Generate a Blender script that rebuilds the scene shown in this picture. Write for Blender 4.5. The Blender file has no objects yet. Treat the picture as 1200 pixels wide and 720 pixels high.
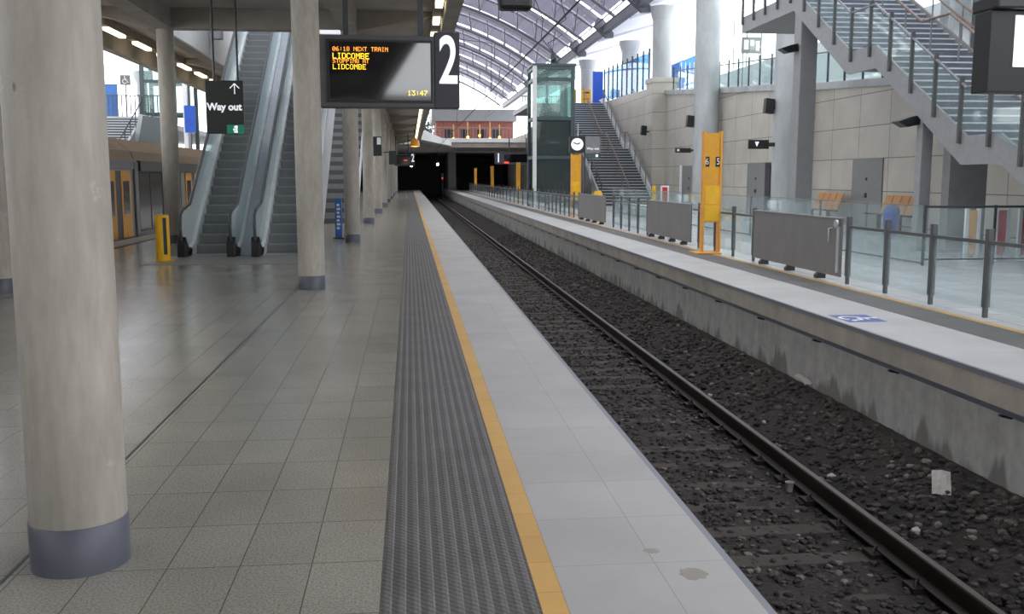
import bpy, bmesh, math, random
from mathutils import Vector, Matrix
random.seed(7)
SC = bpy.context.scene
COL = SC.collection
PI = math.pi

# ------------------------------------------------------------------ materials
def lin(c):
    r = []
    for v in c:
        v /= 255.0
        r.append(v / 12.92 if v <= 0.04045 else ((v + 0.055) / 1.055) ** 2.4)
    return (r[0], r[1], r[2], 1.0)

MATS = {}
class NT:
    def __init__(s, name):
        s.m = bpy.data.materials.new(name); s.m.use_nodes = True
        s.t = s.m.node_tree; s.n = s.t.nodes; s.l = s.t.links
        s.b = s.n['Principled BSDF']; s.out = s.n['Material Output']
    def node(s, typ, **kw):
        n = s.n.new(typ)
        for k, v in kw.items():
            if k in n.inputs: n.inputs[k].default_value = v
            else: setattr(n, k, v)
        return n
    def link(s, a, b): s.l.new(a, b)
    def coord(s, kind='Object', scale=(1, 1, 1)):
        tc = s.node('ShaderNodeTexCoord'); mp = s.node('ShaderNodeMapping')
        mp.inputs['Scale'].default_value = scale
        s.link(tc.outputs[kind], mp.inputs['Vector']); return mp.outputs['Vector']
    def world(s, scale=(1, 1, 1)):
        g = s.node('ShaderNodeNewGeometry'); mp = s.node('ShaderNodeMapping')
        mp.inputs['Scale'].default_value = scale
        s.link(g.outputs['Position'], mp.inputs['Vector']); return mp.outputs['Vector']
    def noise(s, vec, scale, detail=4, rough=0.6):
        n = s.node('ShaderNodeTexNoise'); n.inputs['Scale'].default_value = scale
        n.inputs['Detail'].default_value = detail; n.inputs['Roughness'].default_value = rough
        s.link(vec, n.inputs['Vector']); return n.outputs['Fac']
    def ramp(s, fac, stops):
        r = s.node('ShaderNodeValToRGB'); e = r.color_ramp.elements
        e[0].position, e[0].color = stops[0]; e[1].position, e[1].color = stops[-1]
        for p, c in stops[1:-1]:
            k = e.new(p); k.color = c
        s.link(fac, r.inputs['Fac']); return r.outputs['Color']
    def mix(s, a, b, fac, mode='MIX'):
        n = s.node('ShaderNodeMix', data_type='RGBA', blend_type=mode)
        for sock, v in ((n.inputs[0], fac), (n.inputs[6], a), (n.inputs[7], b)):
            if hasattr(v, 'is_linked'): s.link(v, sock)
            else: sock.default_value = v
        return n.outputs[2]
    def bump(s, h, strength=0.3, dist=0.01):
        n = s.node('ShaderNodeBump'); n.inputs['Strength'].default_value = strength
        n.inputs['Distance'].default_value = dist
        s.link(h, n.inputs['Height']); s.link(n.outputs['Normal'], s.b.inputs['Normal'])
    def set(s, color=None, rough=None, metal=None, spec=None):
        if color is not None:
            if hasattr(color, 'is_linked'): s.link(color, s.b.inputs['Base Color'])
            else: s.b.inputs['Base Color'].default_value = color
        if rough is not None:
            if hasattr(rough, 'is_linked'): s.link(rough, s.b.inputs['Roughness'])
            else: s.b.inputs['Roughness'].default_value = rough
        if metal is not None: s.b.inputs['Metallic'].default_value = metal
        if spec is not None: s.b.inputs['Specular IOR Level'].default_value = spec
        return s.m

def mottled(name, col, rough=0.6, metal=0.0, scale=3.0, amt=0.18, bump=0.0, stretch=(1, 1, 1), spec=0.5):
    t = NT(name); v = t.world(stretch)
    f = t.noise(v, scale, 5); f2 = t.noise(v, scale * 9, 3)
    c = lin(col)
    d = tuple(x * (1 - amt * 1.6) for x in c[:3]) + (1,); u = tuple(min(1, x * (1 + amt)) for x in c[:3]) + (1,)
    colr = t.ramp(f, [(0.3, d), (0.7, u)])
    g = t.ramp(f2, [(0.25, (1 - amt * .6,) * 3 + (1,)), (0.75, (1, 1, 1, 1))])
    t.set(t.mix(colr, g, 1.0, 'MULTIPLY'), rough, metal, spec)
    if bump: t.bump(f2, bump, 0.004)
    MATS[name] = t.m; return t.m

def plain(name, col, rough=0.5, metal=0.0, spec=0.5):
    return mottled(name, col, rough, metal, 6.0, 0.06, 0, (1, 1, 1), spec)

def emit(name, col, strength):
    t = NT(name); c = lin(col)
    t.set(c, 0.4); t.b.inputs['Emission Color'].default_value = c
    t.b.inputs['Emission Strength'].default_value = strength
    MATS[name] = t.m; return t.m

def glass(name, tint, opacity=0.15, rough=0.03):
    """thin glass: mostly clear, a little tint, a sharp reflection that grows at grazing angles"""
    t = NT(name)
    tr = t.node('ShaderNodeBsdfTransparent'); tr.inputs['Color'].default_value = lin(tint)
    gl = t.node('ShaderNodeBsdfGlossy'); gl.inputs['Roughness'].default_value = rough
    gl.inputs['Color'].default_value = (0.9, 0.95, 0.95, 1)
    di = t.node('ShaderNodeBsdfDiffuse'); di.inputs['Color'].default_value = lin(tint)
    lw = t.node('ShaderNodeLayerWeight'); pw = t.node('ShaderNodeMath', operation='POWER'); pw.inputs[1].default_value = 5.0
    t.link(lw.outputs['Facing'], pw.inputs[0])
    fr = t.node('ShaderNodeMath', operation='MULTIPLY_ADD'); fr.inputs[1].default_value = 0.55; fr.inputs[2].default_value = 0.04
    t.link(pw.outputs[0], fr.inputs[0])
    m1 = t.node('ShaderNodeMixShader'); m1.inputs['Fac'].default_value = opacity
    t.link(tr.outputs[0], m1.inputs[1]); t.link(di.outputs[0], m1.inputs[2])
    m2 = t.node('ShaderNodeMixShader'); t.link(fr.outputs[0], m2.inputs['Fac'])
    t.link(m1.outputs[0], m2.inputs[1]); t.link(gl.outputs[0], m2.inputs[2])
    t.link(m2.outputs[0], t.out.inputs['Surface'])
    MATS[name] = t.m; return t.m

def tile_mat(name, col, col2, tw, th, mortar, mcol, rough=0.3, speck=True, ox=0.0, oy=0.0, axis='XY', offset=0.0, msize=None, spec=0.5, bs=.12):
    t = NT(name); v = t.world()
    if axis == 'YZ':
        sp = t.node('ShaderNodeSeparateXYZ'); cb = t.node('ShaderNodeCombineXYZ')
        t.link(v, sp.inputs[0]); t.link(sp.outputs['Y'], cb.inputs['X']); t.link(sp.outputs['Z'], cb.inputs['Y'])
        v2 = cb.outputs[0]
    else: v2 = v
    mp = t.node('ShaderNodeMapping'); mp.inputs['Location'].default_value = (ox, oy, 0)
    t.link(v2, mp.inputs['Vector'])
    b = t.node('ShaderNodeTexBrick'); b.offset = offset; b.squash = 1.0
    b.inputs['Scale'].default_value = 1.0; b.inputs['Brick Width'].default_value = tw
    b.inputs['Row Height'].default_value = th; b.inputs['Mortar Size'].default_value = mortar
    b.inputs['Mortar Smooth'].default_value = 0.1; b.inputs['Bias'].default_value = 0
    b.inputs['Color1'].default_value = lin(col); b.inputs['Color2'].default_value = lin(col2)
    b.inputs['Mortar'].default_value = lin(mcol)
    t.link(mp.outputs[0], b.inputs['Vector'])
    c = b.outputs['Color']
    f = t.noise(v, 0.9, 5); c = t.mix(c, t.ramp(f, [(0.3, (0.84, 0.84, 0.84, 1)), (0.7, (1.05, 1.05, 1.05, 1))]), 1.0, 'MULTIPLY')
    if speck:
        f2 = t.noise(v, 95, 2, 0.7)
        c = t.mix(c, t.ramp(f2, [(0.36, (0.62, 0.60, 0.56, 1)), (0.5, (1, 1, 1, 1)), (0.64, (1.25, 1.22, 1.12, 1))]), 0.8, 'MULTIPLY')
    r = t.ramp(t.noise(v, 1.7, 3), [(0.3, (rough * .93,) * 3 + (1,)), (0.7, (rough * 1.08,) * 3 + (1,))])
    t.set(c, r, 0, spec)
    inv = t.node('ShaderNodeInvert'); t.link(b.outputs['Fac'], inv.inputs['Color'])
    t.bump(inv.outputs[0], bs, 0.002)
    MATS[name] = t.m; return t.m

tile_mat('terrazzo', (156, 153, 143), (149, 146, 136), 0.295, 0.5, 0.003, (104, 100, 90), rough=0.2, ox=0.13, oy=0.01, bs=.06)
tile_mat('floor_far', (206, 208, 206), (198, 201, 200), 0.6, 0.6, 0.004, (120, 122, 120), rough=0.25, speck=False)
tile_mat('coping', (172, 170, 166), (167, 165, 161), 0.43, 0.56, 0.002, (138, 134, 128), rough=0.55, speck=False, ox=-0.57 + .43 * 4, oy=.07)
tile_mat('coping_far', (182, 181, 178), (177, 177, 175), 1.0, 1.2, 0.003, (150, 146, 140), rough=0.55, speck=False, ox=-4.75)
tile_mat('wall_panel', (192, 186, 174), (185, 179, 168), 2.07, 1.035, 0.014, (112, 106, 98), rough=0.5, speck=False, axis='YZ', ox=0.28 + 1.55, oy=-0.13)
tile_mat('yellow_tile', (206, 162, 84), (198, 154, 80), 0.1, 0.3, 0.0015, (150, 112, 50), rough=0.55, speck=False, ox=-0.47)
tile_mat('sleeper_wood', (74, 66, 60), (68, 61, 56), 2.0, 0.3, 0.0, (60, 55, 50), rough=0.9, speck=True)
def scuffed(name, col):
    t = NT(name); v = t.world((1, 1, .4)); w = t.world()
    f = t.noise(v, 2.4, 6, .65); f2 = t.noise(t.world((1, 1, .2)), 22, 4); f3 = t.noise(w, 5.5, 6, .7); f4 = t.noise(t.world((1, 1, .5)), 9, 2)
    c = lin(col); k = lambda m: tuple(min(1, x * m) for x in c[:3]) + (1,)
    a = t.ramp(f, [(0.28, k(.78)), (0.5, k(1.0)), (0.72, k(1.2))])
    a = t.mix(a, t.ramp(f2, [(0.3, (.86, .86, .85, 1)), (0.7, (1.06, 1.06, 1.06, 1))]), 1, 'MULTIPLY')
    a = t.mix(a, lin((196, 192, 186)), t.ramp(f3, [(0.62, (0, 0, 0, 1)), (0.7, (.45, .45, .45, 1))]))
    a = t.mix(a, lin((96, 92, 88)), t.ramp(f4, [(0.745, (0, 0, 0, 1)), (0.77, (.8, .8, .8, 1))]))
    t.set(a, .62); t.bump(f2, .06, .004); MATS[name] = t.m
scuffed('concrete_col', (164, 157, 147))
mottled('concrete_grey', (180, 183, 184), 0.6, 0, 1.6, 0.12, 0.05, (1, 1, .35))
mottled('concrete_slab', (174, 168, 162), 0.8, 0, 1.2, 0.1, 0.05)
mottled('concrete_beam', (160, 153, 145), 0.8, 0, 1.4, 0.12, 0.05)
mottled('concrete_white', (216, 216, 214), 0.7, 0, 1.2, 0.06)
mottled('fascia', (158, 149, 138), 0.75, 0, 2.0, 0.15, 0.05)

def stained_wall():
    t = NT('platform_wall'); v = t.world((1, 1, 1)); vs = t.world((1, 5, .6))
    f = t.noise(vs, 1.1, 5); f2 = t.noise(v, 7, 4)
    c = t.ramp(f, [(0.25, lin((146, 143, 139))), (0.7, lin((168, 165, 161)))])
    c = t.mix(c, t.ramp(f2, [(0.3, (0.8, 0.8, 0.8, 1)), (0.7, (1.05, 1.05, 1.05, 1))]), 1, 'MULTIPLY')
    # damp stains creeping up from the ballast, with ragged outlines
    sp = t.node('ShaderNodeSeparateXYZ'); t.link(v, sp.inputs[0])
    ma = t.node('ShaderNodeMath', operation='MULTIPLY_ADD'); ma.inputs[1].default_value = 1.5; ma.inputs[2].default_value = -1.58
    n3 = t.noise(t.world((1, 1.6, .25)), 1.3, 3); t.link(n3, ma.inputs[0])
    gt = t.node('ShaderNodeMath', operation='SUBTRACT'); t.link(ma.outputs[0], gt.inputs[0]); t.link(sp.outputs['Z'], gt.inputs[1])
    st = t.ramp(gt.outputs[0], [(0.0, (0, 0, 0, 1)), (0.12, (.7, .7, .7, 1))])
    c = t.mix(c, lin((84, 80, 75)), st)
    t.set(c, 0.75); t.bump(f2, 0.2, 0.006); MATS['platform_wall'] = t.m
stained_wall()

def ballast_mats():
    t = NT('ballast_bed'); v = t.world()
    f = t.noise(v, 26, 5, .7); f2 = t.noise(v, 1.6, 4)
    c = t.ramp(f, [(0.3, lin((28, 26, 24))), (0.5, lin((52, 47, 43))), (0.75, lin((82, 75, 69)))])
    c = t.mix(c, t.ramp(f2, [(0.3, lin((215, 200, 190))), (0.7, (1, 1, 1, 1))]), 1, 'MULTIPLY')
    t.set(c, 0.9); t.bump(f, 0.9, 0.03); MATS['ballast_bed'] = t.m
    t = NT('ballast_stone'); g = t.node('ShaderNodeNewGeometry')
    c = t.ramp(g.outputs['Random Per Island'], [(0.0, lin((34, 31, 30))), (0.55, lin((54, 50, 46))), (0.93, lin((88, 82, 76))), (1.0, lin((126, 120, 113)))])
    t.set(c, 0.85); MATS['ballast_stone'] = t.m
ballast_mats()

def coping_stain(): pass
plain('band_dark', (84, 86, 96), 0.45)
def mat_mat(name, col):
    t = NT(name); v = t.world(); c = lin(col); k = lambda m: tuple(x * m for x in c[:3]) + (1,)
    w = t.node('ShaderNodeTexWave'); w.bands_direction = 'DIAGONAL'; w.inputs['Scale'].default_value = 16; w.inputs['Distortion'].default_value = .6
    t.link(v, w.inputs['Vector']); f = t.noise(v, 2.2, 5); f2 = t.noise(v, 60, 3)
    a = t.ramp(f, [(0.3, k(.82)), (0.7, k(1.15))]); a = t.mix(a, t.ramp(f2, [(0.3, (.72, .72, .72, 1)), (0.7, (1.15, 1.15, 1.15, 1))]), 1, 'MULTIPLY')
    a = t.mix(a, t.ramp(w.outputs['Fac'], [(0.2, (.78, .78, .78, 1)), (0.8, (1.05, 1.05, 1.05, 1))]), 1, 'MULTIPLY')
    t.set(a, .6); t.bump(w.outputs['Fac'], .35, .003); MATS[name] = t.m
mat_mat('mat_dark', (104, 101, 98)); mat_mat('mat_base', (84, 81, 79))
plain('nosing', (112, 114, 122), 0.4)
plain('steel_dark', (62, 66, 70), 0.45, 0.3)
plain('steel_post', (82, 84, 84), 0.45, 0.2)
plain('steel_mid', (128, 130, 132), 0.4, 0.3)
mottled('panel_grey', (118, 114, 112), 0.55, 0.1, 2, 0.06, 0, (1, 1, .6))
plain('stainless', (205, 210, 212), 0.28, 0.75)
plain('rail_brown', (132, 112, 100), 0.45, 0.2)
plain('black', (22, 23, 25), 0.4)
plain('rubber', (18, 18, 19), 0.5)
plain('sign_dark', (34, 38, 36), 0.45)
plain('display_case', (78, 77, 82), 0.5)
plain('display_two', (50, 50, 60), 0.5)
plain('screen', (20, 20, 26), 0.05, 0, 1.0)
MATS['screen'].node_tree.nodes['Principled BSDF'].inputs['IOR'].default_value = 1.6
plain('white', (235, 235, 235), 0.5)
emit('sign_white', (240, 240, 246), 0.5)
emit('sign_green', (14, 120, 92), 0.25)
emit('led_orange', (255, 158, 56), 1.7)
emit('led_yellow', (255, 206, 40), 1.7)
emit('led_red', (240, 60, 40), 1.6)
emit('lamp_warm', (255, 238, 196), 3.2)
emit('lamp_white', (250, 252, 255), 40.0)
emit('lamp_amber', (255, 190, 90), 3.0)
plain('yellow', (238, 184, 22), 0.35)
plain('stand_yellow', (228, 166, 34), 0.45)
plain('stand_orange', (230, 160, 52), 0.45)
plain('stand_bright', (238, 186, 30), 0.45)
plain('blue', (20, 82, 190), 0.45)
plain('pale_panel', (206, 214, 214), 0.5)
plain('blue_light', (70, 140, 220), 0.45)
plain('blue_floor', (70, 86, 150), 0.5)
plain('blue_totem', (48, 108, 180), 0.45)
plain('red', (206, 48, 50), 0.5)
plain('pale_orange', (240, 176, 108), 0.5)
plain('timber', (188, 136, 84), 0.5)
plain('teal', (66, 82, 84), 0.45, 0.1)
plain('steel_rail', (58, 50, 45), 0.5, 0.4)
plain('rail_head', (92, 84, 78), 0.4, 0.6)
plain('esc_step', (150, 153, 154), 0.5, 0.0)
plain('esc_edge', (176, 182, 184), 0.45, 0.0)
plain('esc_deck', (240, 243, 244), 0.35, 0.0)
plain('esc_rubber', (66, 69, 72), 0.45)
plain('esc_clad', (206, 208, 216), 0.45, 0.1)
plain('landing_plate', (134, 132, 128), 0.4, 0.3)
plain('door_grey', (128, 128, 126), 0.5)
plain('tread', (116, 122, 132), 0.5, 0.1)
plain('display_black', (12, 15, 15), 0.5)
plain('panel_dark', (78, 86, 86), 0.4)
plain('nosing_white', (226, 232, 238), 0.45)
plain('stair_steel', (146, 147, 147), 0.5, 0.15)
plain('train_steel', (150, 148, 148), 0.35, 0.5)
plain('train_grey', (128, 126, 126), 0.5)
plain('train_roof', (142, 120, 98), 0.6)
plain('train_orange', (226, 156, 26), 0.4)
plain('train_glass', (30, 31, 36), 0.15, 0, 0.3)
plain('train_dark', (44, 44, 48), 0.4)
plain('roof_tube', (196, 196, 204), 0.35, 0.1)
plain('roof_chord', (122, 120, 132), 0.5, 0.2)
plain('roof_web', (112, 112, 122), 0.5, 0.2)
plain('gutter', (92, 94, 104), 0.5)
plain('canopy_white', (232, 230, 238), 0.6)
plain('brick_base', (150, 80, 62), 0.8)
plain('copper_wire', (40, 38, 44), 0.5, 0.3)
plain('paper', (188, 182, 176), 0.7)
plain('dark_tunnel', (116, 111, 112), 0.9)
plain('foliage', (56, 70, 62), 0.8)
glass('glass_clear', (244, 251, 249), 0.05)
glass('glass_fence', (244, 250, 251), 0.08)
glass('glass_teal', (206, 228, 224), 0.14)
glass('glass_dark', (124, 136, 136), 0.22)
glass('glass_blue', (150, 190, 225), 0.2)
glass('glass_esc', (226, 234, 236), 0.5)

def vault_mat():
    """ribbed roof sheeting, with translucency added to let daylight into the hall"""
    t = NT('vault_sheet'); v = t.world()
    w = t.node('ShaderNodeTexWave'); w.inputs['Scale'].default_value = 3.0; w.bands_direction = 'Y'
    t.link(v, w.inputs['Vector'])
    c = t.ramp(w.outputs['Fac'], [(0.0, lin((186, 184, 196))), (1.0, lin((206, 204, 216)))])
    t.set(c, 0.6)
    tl = t.node('ShaderNodeBsdfTranslucent'); tl.inputs['Color'].default_value = lin((200, 198, 212))
    mx = t.node('ShaderNodeMixShader'); mx.inputs['Fac'].default_value = 0.30
    t.link(t.b.outputs[0], mx.inputs[1]); t.link(tl.outputs[0], mx.inputs[2])
    t.link(mx.outputs[0], t.out.inputs['Surface']); MATS['vault_sheet'] = t.m
vault_mat()

def brick_mat():
    t = NT('brick'); v = t.world()
    sp = t.node('ShaderNodeSeparateXYZ'); cb = t.node('ShaderNodeCombineXYZ')
    t.link(v, sp.inputs[0]); t.link(sp.outputs['X'], cb.inputs['X']); t.link(sp.outputs['Z'], cb.inputs['Y'])
    b = t.node('ShaderNodeTexBrick'); b.inputs['Scale'].default_value = 1.0
    b.inputs['Brick Width'].default_value = .4; b.inputs['Row Height'].default_value = .15; b.inputs['Mortar Size'].default_value = .012
    b.inputs['Color1'].default_value = lin((138, 68, 56)); b.inputs['Color2'].default_value = lin((120, 58, 48)); b.inputs['Mortar'].default_value = lin((150, 128, 116))
    t.link(cb.outputs[0], b.inputs['Vector']); t.set(b.outputs['Color'], .85); MATS['brick'] = t.m
brick_mat()

# ------------------------------------------------------------------ mesh builder
class MB:
    def __init__(s): s.v = []; s.f = []; s.sm = []
    def add(s, vs, fs, smooth=False):
        o = len(s.v); s.v += [tuple(p) for p in vs]; s.f += [tuple(i + o for i in f) for f in fs]
        s.sm += [smooth] * len(fs); return s
    def box(s, x0, x1, y0, y1, z0, z1):
        vs = [(x0, y0, z0), (x1, y0, z0), (x1, y1, z0), (x0, y1, z0), (x0, y0, z1), (x1, y0, z1), (x1, y1, z1), (x0, y1, z1)]
        return s.add(vs, [(3, 2, 1, 0), (4, 5, 6, 7), (0, 1, 5, 4), (1, 2, 6, 5), (2, 3, 7, 6), (3, 0, 4, 7)])
    def prism(s, pts, vec):
        """polygon (list of 3d points) pushed along vec"""
        n = len(pts); vec = Vector(vec)
        vs = [Vector(p) for p in pts] + [Vector(p) + vec for p in pts]
        fs = [tuple(range(n - 1, -1, -1)), tuple(range(n, 2 * n))]
        fs += [(i, (i + 1) % n, n + (i + 1) % n, n + i) for i in range(n)]
        nrm = Vector((0, 0, 0))
        for i in range(n):
            nrm += vs[i].cross(vs[(i + 1) % n])
        if nrm.dot(vec) < 0: fs = [tuple(reversed(f)) for f in fs]
        return s.add(vs, fs)
    def bar(s, p, q, w, h, up=(0, 0, 1)):
        p, q = Vector(p), Vector(q); d = (q - p).normalized(); up = Vector(up)
        sd = d.cross(up)
        if sd.length < 1e-4: sd = d.cross(Vector((1, 0, 0)))
        sd.normalize(); u = sd.cross(d)
        a, b = sd * (w / 2), u * (h / 2)
        return s.prism([p - a - b, p + a - b, p + a + b, p - a + b], q - p)
    def tube(s, pts, r, n=8, closed=False):
        pts = [Vector(p) for p in pts]; rings = []; m = len(pts)
        ref = None
        for i, p in enumerate(pts):
            a = pts[i - 1] if (i > 0 or closed) else p; b = pts[(i + 1) % m] if (i < m - 1 or closed) else p
            d = (b - a).normalized()
            if ref is None:
                ref = d.orthogonal().normalized()
            x = (ref - d * ref.dot(d))
            if x.length < 1e-5: x = d.orthogonal()
            x.normalize(); ref = x; y = d.cross(x)
            rr = r[i] if isinstance(r, (list, tuple)) else r
            rings.append([p + (x * math.cos(2 * PI * k / n) + y * math.sin(2 * PI * k / n)) * rr for k in range(n)])
        vs = [v for rg in rings for v in rg]; fs = []
        for i in range(m if closed else m - 1):
            j = (i + 1) % m
            for k in range(n):
                k2 = (k + 1) % n
                fs.append((i * n + k, i * n + k2, j * n + k2, j * n + k))
        s.add(vs, fs, True)
        if not closed:
            s.add(rings[0], [tuple(range(n - 1, -1, -1))]); s.add(rings[-1], [tuple(range(n))])
        return s
    def lathe(s, prof, c, n=32, caps=True):
        """profile of (radius, z) turned about a vertical axis at c"""
        vs = []; fs = []
        for r, z in prof:
            for k in range(n):
                a = 2 * PI * k / n; vs.append((c[0] + r * math.cos(a), c[1] + r * math.sin(a), c[2] + z))
        for i in range(len(prof) - 1):
            for k in range(n):
                k2 = (k + 1) % n
                fs.append((i * n + k, i * n + k2, (i + 1) * n + k2, (i + 1) * n + k))
        s.add(vs, fs, True)
        if caps:
            s.add(vs[:n], [tuple(range(n - 1, -1, -1))]); s.add(vs[-n:], [tuple(range(n))])
        return s
    def disc(s, c, r, nrm, th, n=24):
        c = Vector(c); nrm = Vector(nrm).normalized(); x = nrm.orthogonal().normalized(); y = nrm.cross(x)
        return s.prism([c + (x * math.cos(2 * PI * k / n) + y * math.sin(2 * PI * k / n)) * r for k in range(n)], nrm * th)

OFF = {}
def link(o):
    COL.objects.link(o); return o
def part(name, mb, mat, parent=None, bevel=0.0):
    off = OFF.get(parent.name, Vector((0, 0, 0))) if parent else Vector((0, 0, 0))
    me = bpy.data.meshes.new(name)
    me.from_pydata([Vector(v) - off for v in mb.v], [], mb.f)
    me.polygons.foreach_set('use_smooth', mb.sm)
    me.materials.append(MATS[mat]); me.update()
    o = link(bpy.data.objects.new(name, me))
    if any(mb.sm) and not all(mb.sm):
        pass
    if bevel:
        b = o.modifiers.new('bevel', 'BEVEL'); b.width = bevel; b.segments = 2; b.limit_method = 'ANGLE'
    if parent: o.parent = parent; OFF[o.name] = off
    return o
def thing(name, label, cat, loc=(0, 0, 0), group=None):
    o = link(bpy.data.objects.new(name, None)); o.location = loc; o.empty_display_size = .2
    OFF[o.name] = Vector(loc); o['label'] = label; o['category'] = cat
    if group: o['group'] = group
    return o
def solo(name, mb, mat, label, cat, group=None, bevel=0.0, kind=None):
    """a thing made of one mesh; its origin goes to the base of the mesh"""
    xs = [v[0] for v in mb.v]; ys = [v[1] for v in mb.v]; zs = [v[2] for v in mb.v]
    c = Vector(((min(xs) + max(xs)) / 2, (min(ys) + max(ys)) / 2, min(zs)))
    mb.v = [tuple(Vector(v) - c) for v in mb.v]
    o = part(name, mb, mat, None, bevel); o.location = c; OFF[o.name] = c
    o['label'] = label; o['category'] = cat
    if group: o['group'] = group
    if kind: o['kind'] = kind
    return o
def struct(name, mb, mat, parent=None, label=None, cat=None, bevel=0.0):
    o = part(name, mb, mat, parent, bevel)
    if not parent:
        o['kind'] = 'structure'
        o['label'] = label or name.replace('_', ' '); o['category'] = cat or name.split('_')[0]
    return o
def copy_tree(o, parent=None):
    c = o.copy(); COL.objects.link(c)
    if parent: c.parent = parent
    for ch in list(o.children): copy_tree(ch, c)
    return c
def dup(root, loc, label=None, group=None):
    c = copy_tree(root); c.location = loc
    if label: c['label'] = label
    if group: c['group'] = group
    return c
def text(body, size, loc, mat, parent, name='lettering', sx=1.0, bold=0.0, align='CENTER', rot=(PI / 2, 0, 0), ext=0.003):
    cu = bpy.data.curves.new(name, 'FONT'); cu.body = body; cu.size = size; cu.extrude = ext; cu.offset = bold
    cu.align_x = align; cu.align_y = 'CENTER'; cu.materials.append(MATS[mat])
    tmp = link(bpy.data.objects.new('tmp', cu)); bpy.context.view_layer.update()
    me = bpy.data.meshes.new_from_object(tmp.evaluated_get(bpy.context.evaluated_depsgraph_get()))
    bpy.data.objects.remove(tmp); bpy.data.curves.remove(cu); me.name = name
    me.materials.clear(); me.materials.append(MATS[mat])
    o = link(bpy.data.objects.new(name, me)); o.rotation_euler = rot; o.scale = (sx, 1, 1)
    o.location = Vector(loc) - (OFF.get(parent.name, Vector((0, 0, 0))) if parent else Vector((0, 0, 0)))
    if parent: o.parent = parent
    return o

ORD = ['first', 'second', 'third', 'fourth', 'fifth', 'sixth', 'seventh', 'eighth', 'ninth', 'tenth', 'eleventh', 'twelfth',
       'thirteenth', 'fourteenth', 'fifteenth', 'sixteenth', 'seventeenth', 'eighteenth', 'nineteenth', 'twentieth']
ORD += ['twenty-' + o for o in ORD[:9]] + ['thirtieth'] + ['thirty-' + o for o in ORD[:9]] + ['fortieth'] + ['forty-' + o for o in ORD[:9]] + ['fiftieth'] + ['fifty-' + o for o in ORD[:9]] + ['sixtieth'] + ['sixty-' + o for o in ORD[:9]]

YB, YE = -30.0, 112.0         # ends of the covered platform; the bridge starts at YE
# ------------------------------------------------------------------ near platform
struct('floor', MB().box(-6.6, -0.13, YB, 125, -0.4, 0), 'terrazzo', label='speckled terrazzo tile floor of the platform with columns', cat='floor')
struct('floor_expansion_joint', MB().box(-1.645, -1.63, YB, 120, 0.0, 0.0015), 'steel_dark', label='dark expansion joint in the terrazzo beside the columns', cat='floor joint')
m = MB().box(-0.13, 0.47, YB, 125, -0.4, 0.0)
struct('floor_tactile_base', m, 'mat_base', label='dark grey tactile strip behind the yellow line', cat='tactile strip')
m = MB()
for k in range(11):
    x = -0.13 + 0.6 * (k + .5) / 11
    m.prism([(x - .016, YB, 0), (x + .016, YB, 0), (x + .009, YB, .004), (x - .009, YB, .004)], (0, 155, 0))
struct('floor_tactile_ribs', m, 'mat_dark', label='long grey ribs along the dark tactile strip', cat='tactile strip')
struct('floor_yellow_line', MB().box(0.47, 0.57, YB, 125, -0.4, 0.001), 'yellow_tile', label='yellow tiled line along the platform with columns', cat='yellow line')
struct('floor_coping', MB().box(0.57, 1.30, YB, 125, -0.26, 0.0), 'coping', label='pale concrete coping between yellow line and dark rails', cat='platform edge')
struct('trim_platform_nosing', MB().box(1.30, 1.335, YB, 125, -0.26, -0.004), 'nosing', label='grey edge strip on the coping beside the track', cat='edge strip')
struct('wall_platform', MB().box(1.05, 1.22, YB, 125, -1.6, -0.26), 'platform_wall', label='concrete wall under the near platform coping', cat='wall')
# stains on the coping: two puddle-shaped marks
def blob(cx, cy, rx, ry, z, seed):
    r = random.Random(seed); n = 22
    return [(cx + rx * (0.8 + .35 * r.random()) * math.cos(2 * PI * k / n), cy + ry * (0.8 + .35 * r.random()) * math.sin(2 * PI * k / n), z) for k in range(n)]
mottled('stain', (146, 140, 128), 0.6, 0, 8, .1)
for i, (cx, cy, rx, ry) in enumerate([(1.13, 3.72, .055, .06), (1.02, 3.98, .035, .03)]):
    b = solo('floor_stain', MB().prism(blob(cx, cy, rx, ry, 0.0, i), (0, 0, .0008)), 'stain',
         ['larger brown stain on the pale coping near the track', 'smaller brown stain on the pale coping near the track'][i], 'stain')
    b['kind'] = 'structure'
# left edge of the island platform
struct('floor_coping_left', MB().box(-7.35, -6.75, YB, 125, -0.3, 0.0), 'coping', label='pale coping beside the train with orange doors', cat='platform edge')
struct('floor_tactile_left', MB().box(-6.75, -6.6, YB, 125, -0.4, 0.0), 'mat_base', label='dark strip on the floor beside the train', cat='tactile strip')
struct('wall_platform_left', MB().box(-7.3, -7.1, YB, 125, -1.6, -0.3), 'platform_wall', label='wall below the coping beside the train', cat='wall')
struct('ground_left', MB().box(-10.9, -7.1, YB, 125, -1.75, -1.35), 'ballast_bed', label='ballast under the train', cat='ground')
struct('floor_left', MB().box(-26, -10.9, YB, 125, -0.4, 0), 'floor_far', label='pale floor of the platform beyond the train', cat='floor')

# ------------------------------------------------------------------ track
def bz(x, y):
    r = random.Random(int(x * 40) * 7919 + int(y * 25)).random()
    z = -1.27 + 0.018 * (r - .5)
    if x > 3.75: z += min(1, (x - 3.75) / .95) * .30
    if x < 1.9: z += (1.9 - x) * .05
    return z
m = MB(); nx, ny = 30, 0
xs = [1.2 + (4.95 - 1.2) * i / 30 for i in range(31)]
ys = [YB]
while ys[-1] < 150: ys.append(ys[-1] + (0.14 if 0 < ys[-1] < 25 else .8))
for y in ys:
    for x in xs: m.v.append((x, y, bz(x, y)))
w = len(xs)
for j in range(len(ys) - 1):
    for i in range(w - 1): m.f.append((j * w + i, j * w + i + 1, (j + 1) * w + i + 1, (j + 1) * w + i)); m.sm.append(False)
struct('ground_track_bed', m, 'ballast_bed', label='dark ballast bed under the track', cat='ground')
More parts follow.
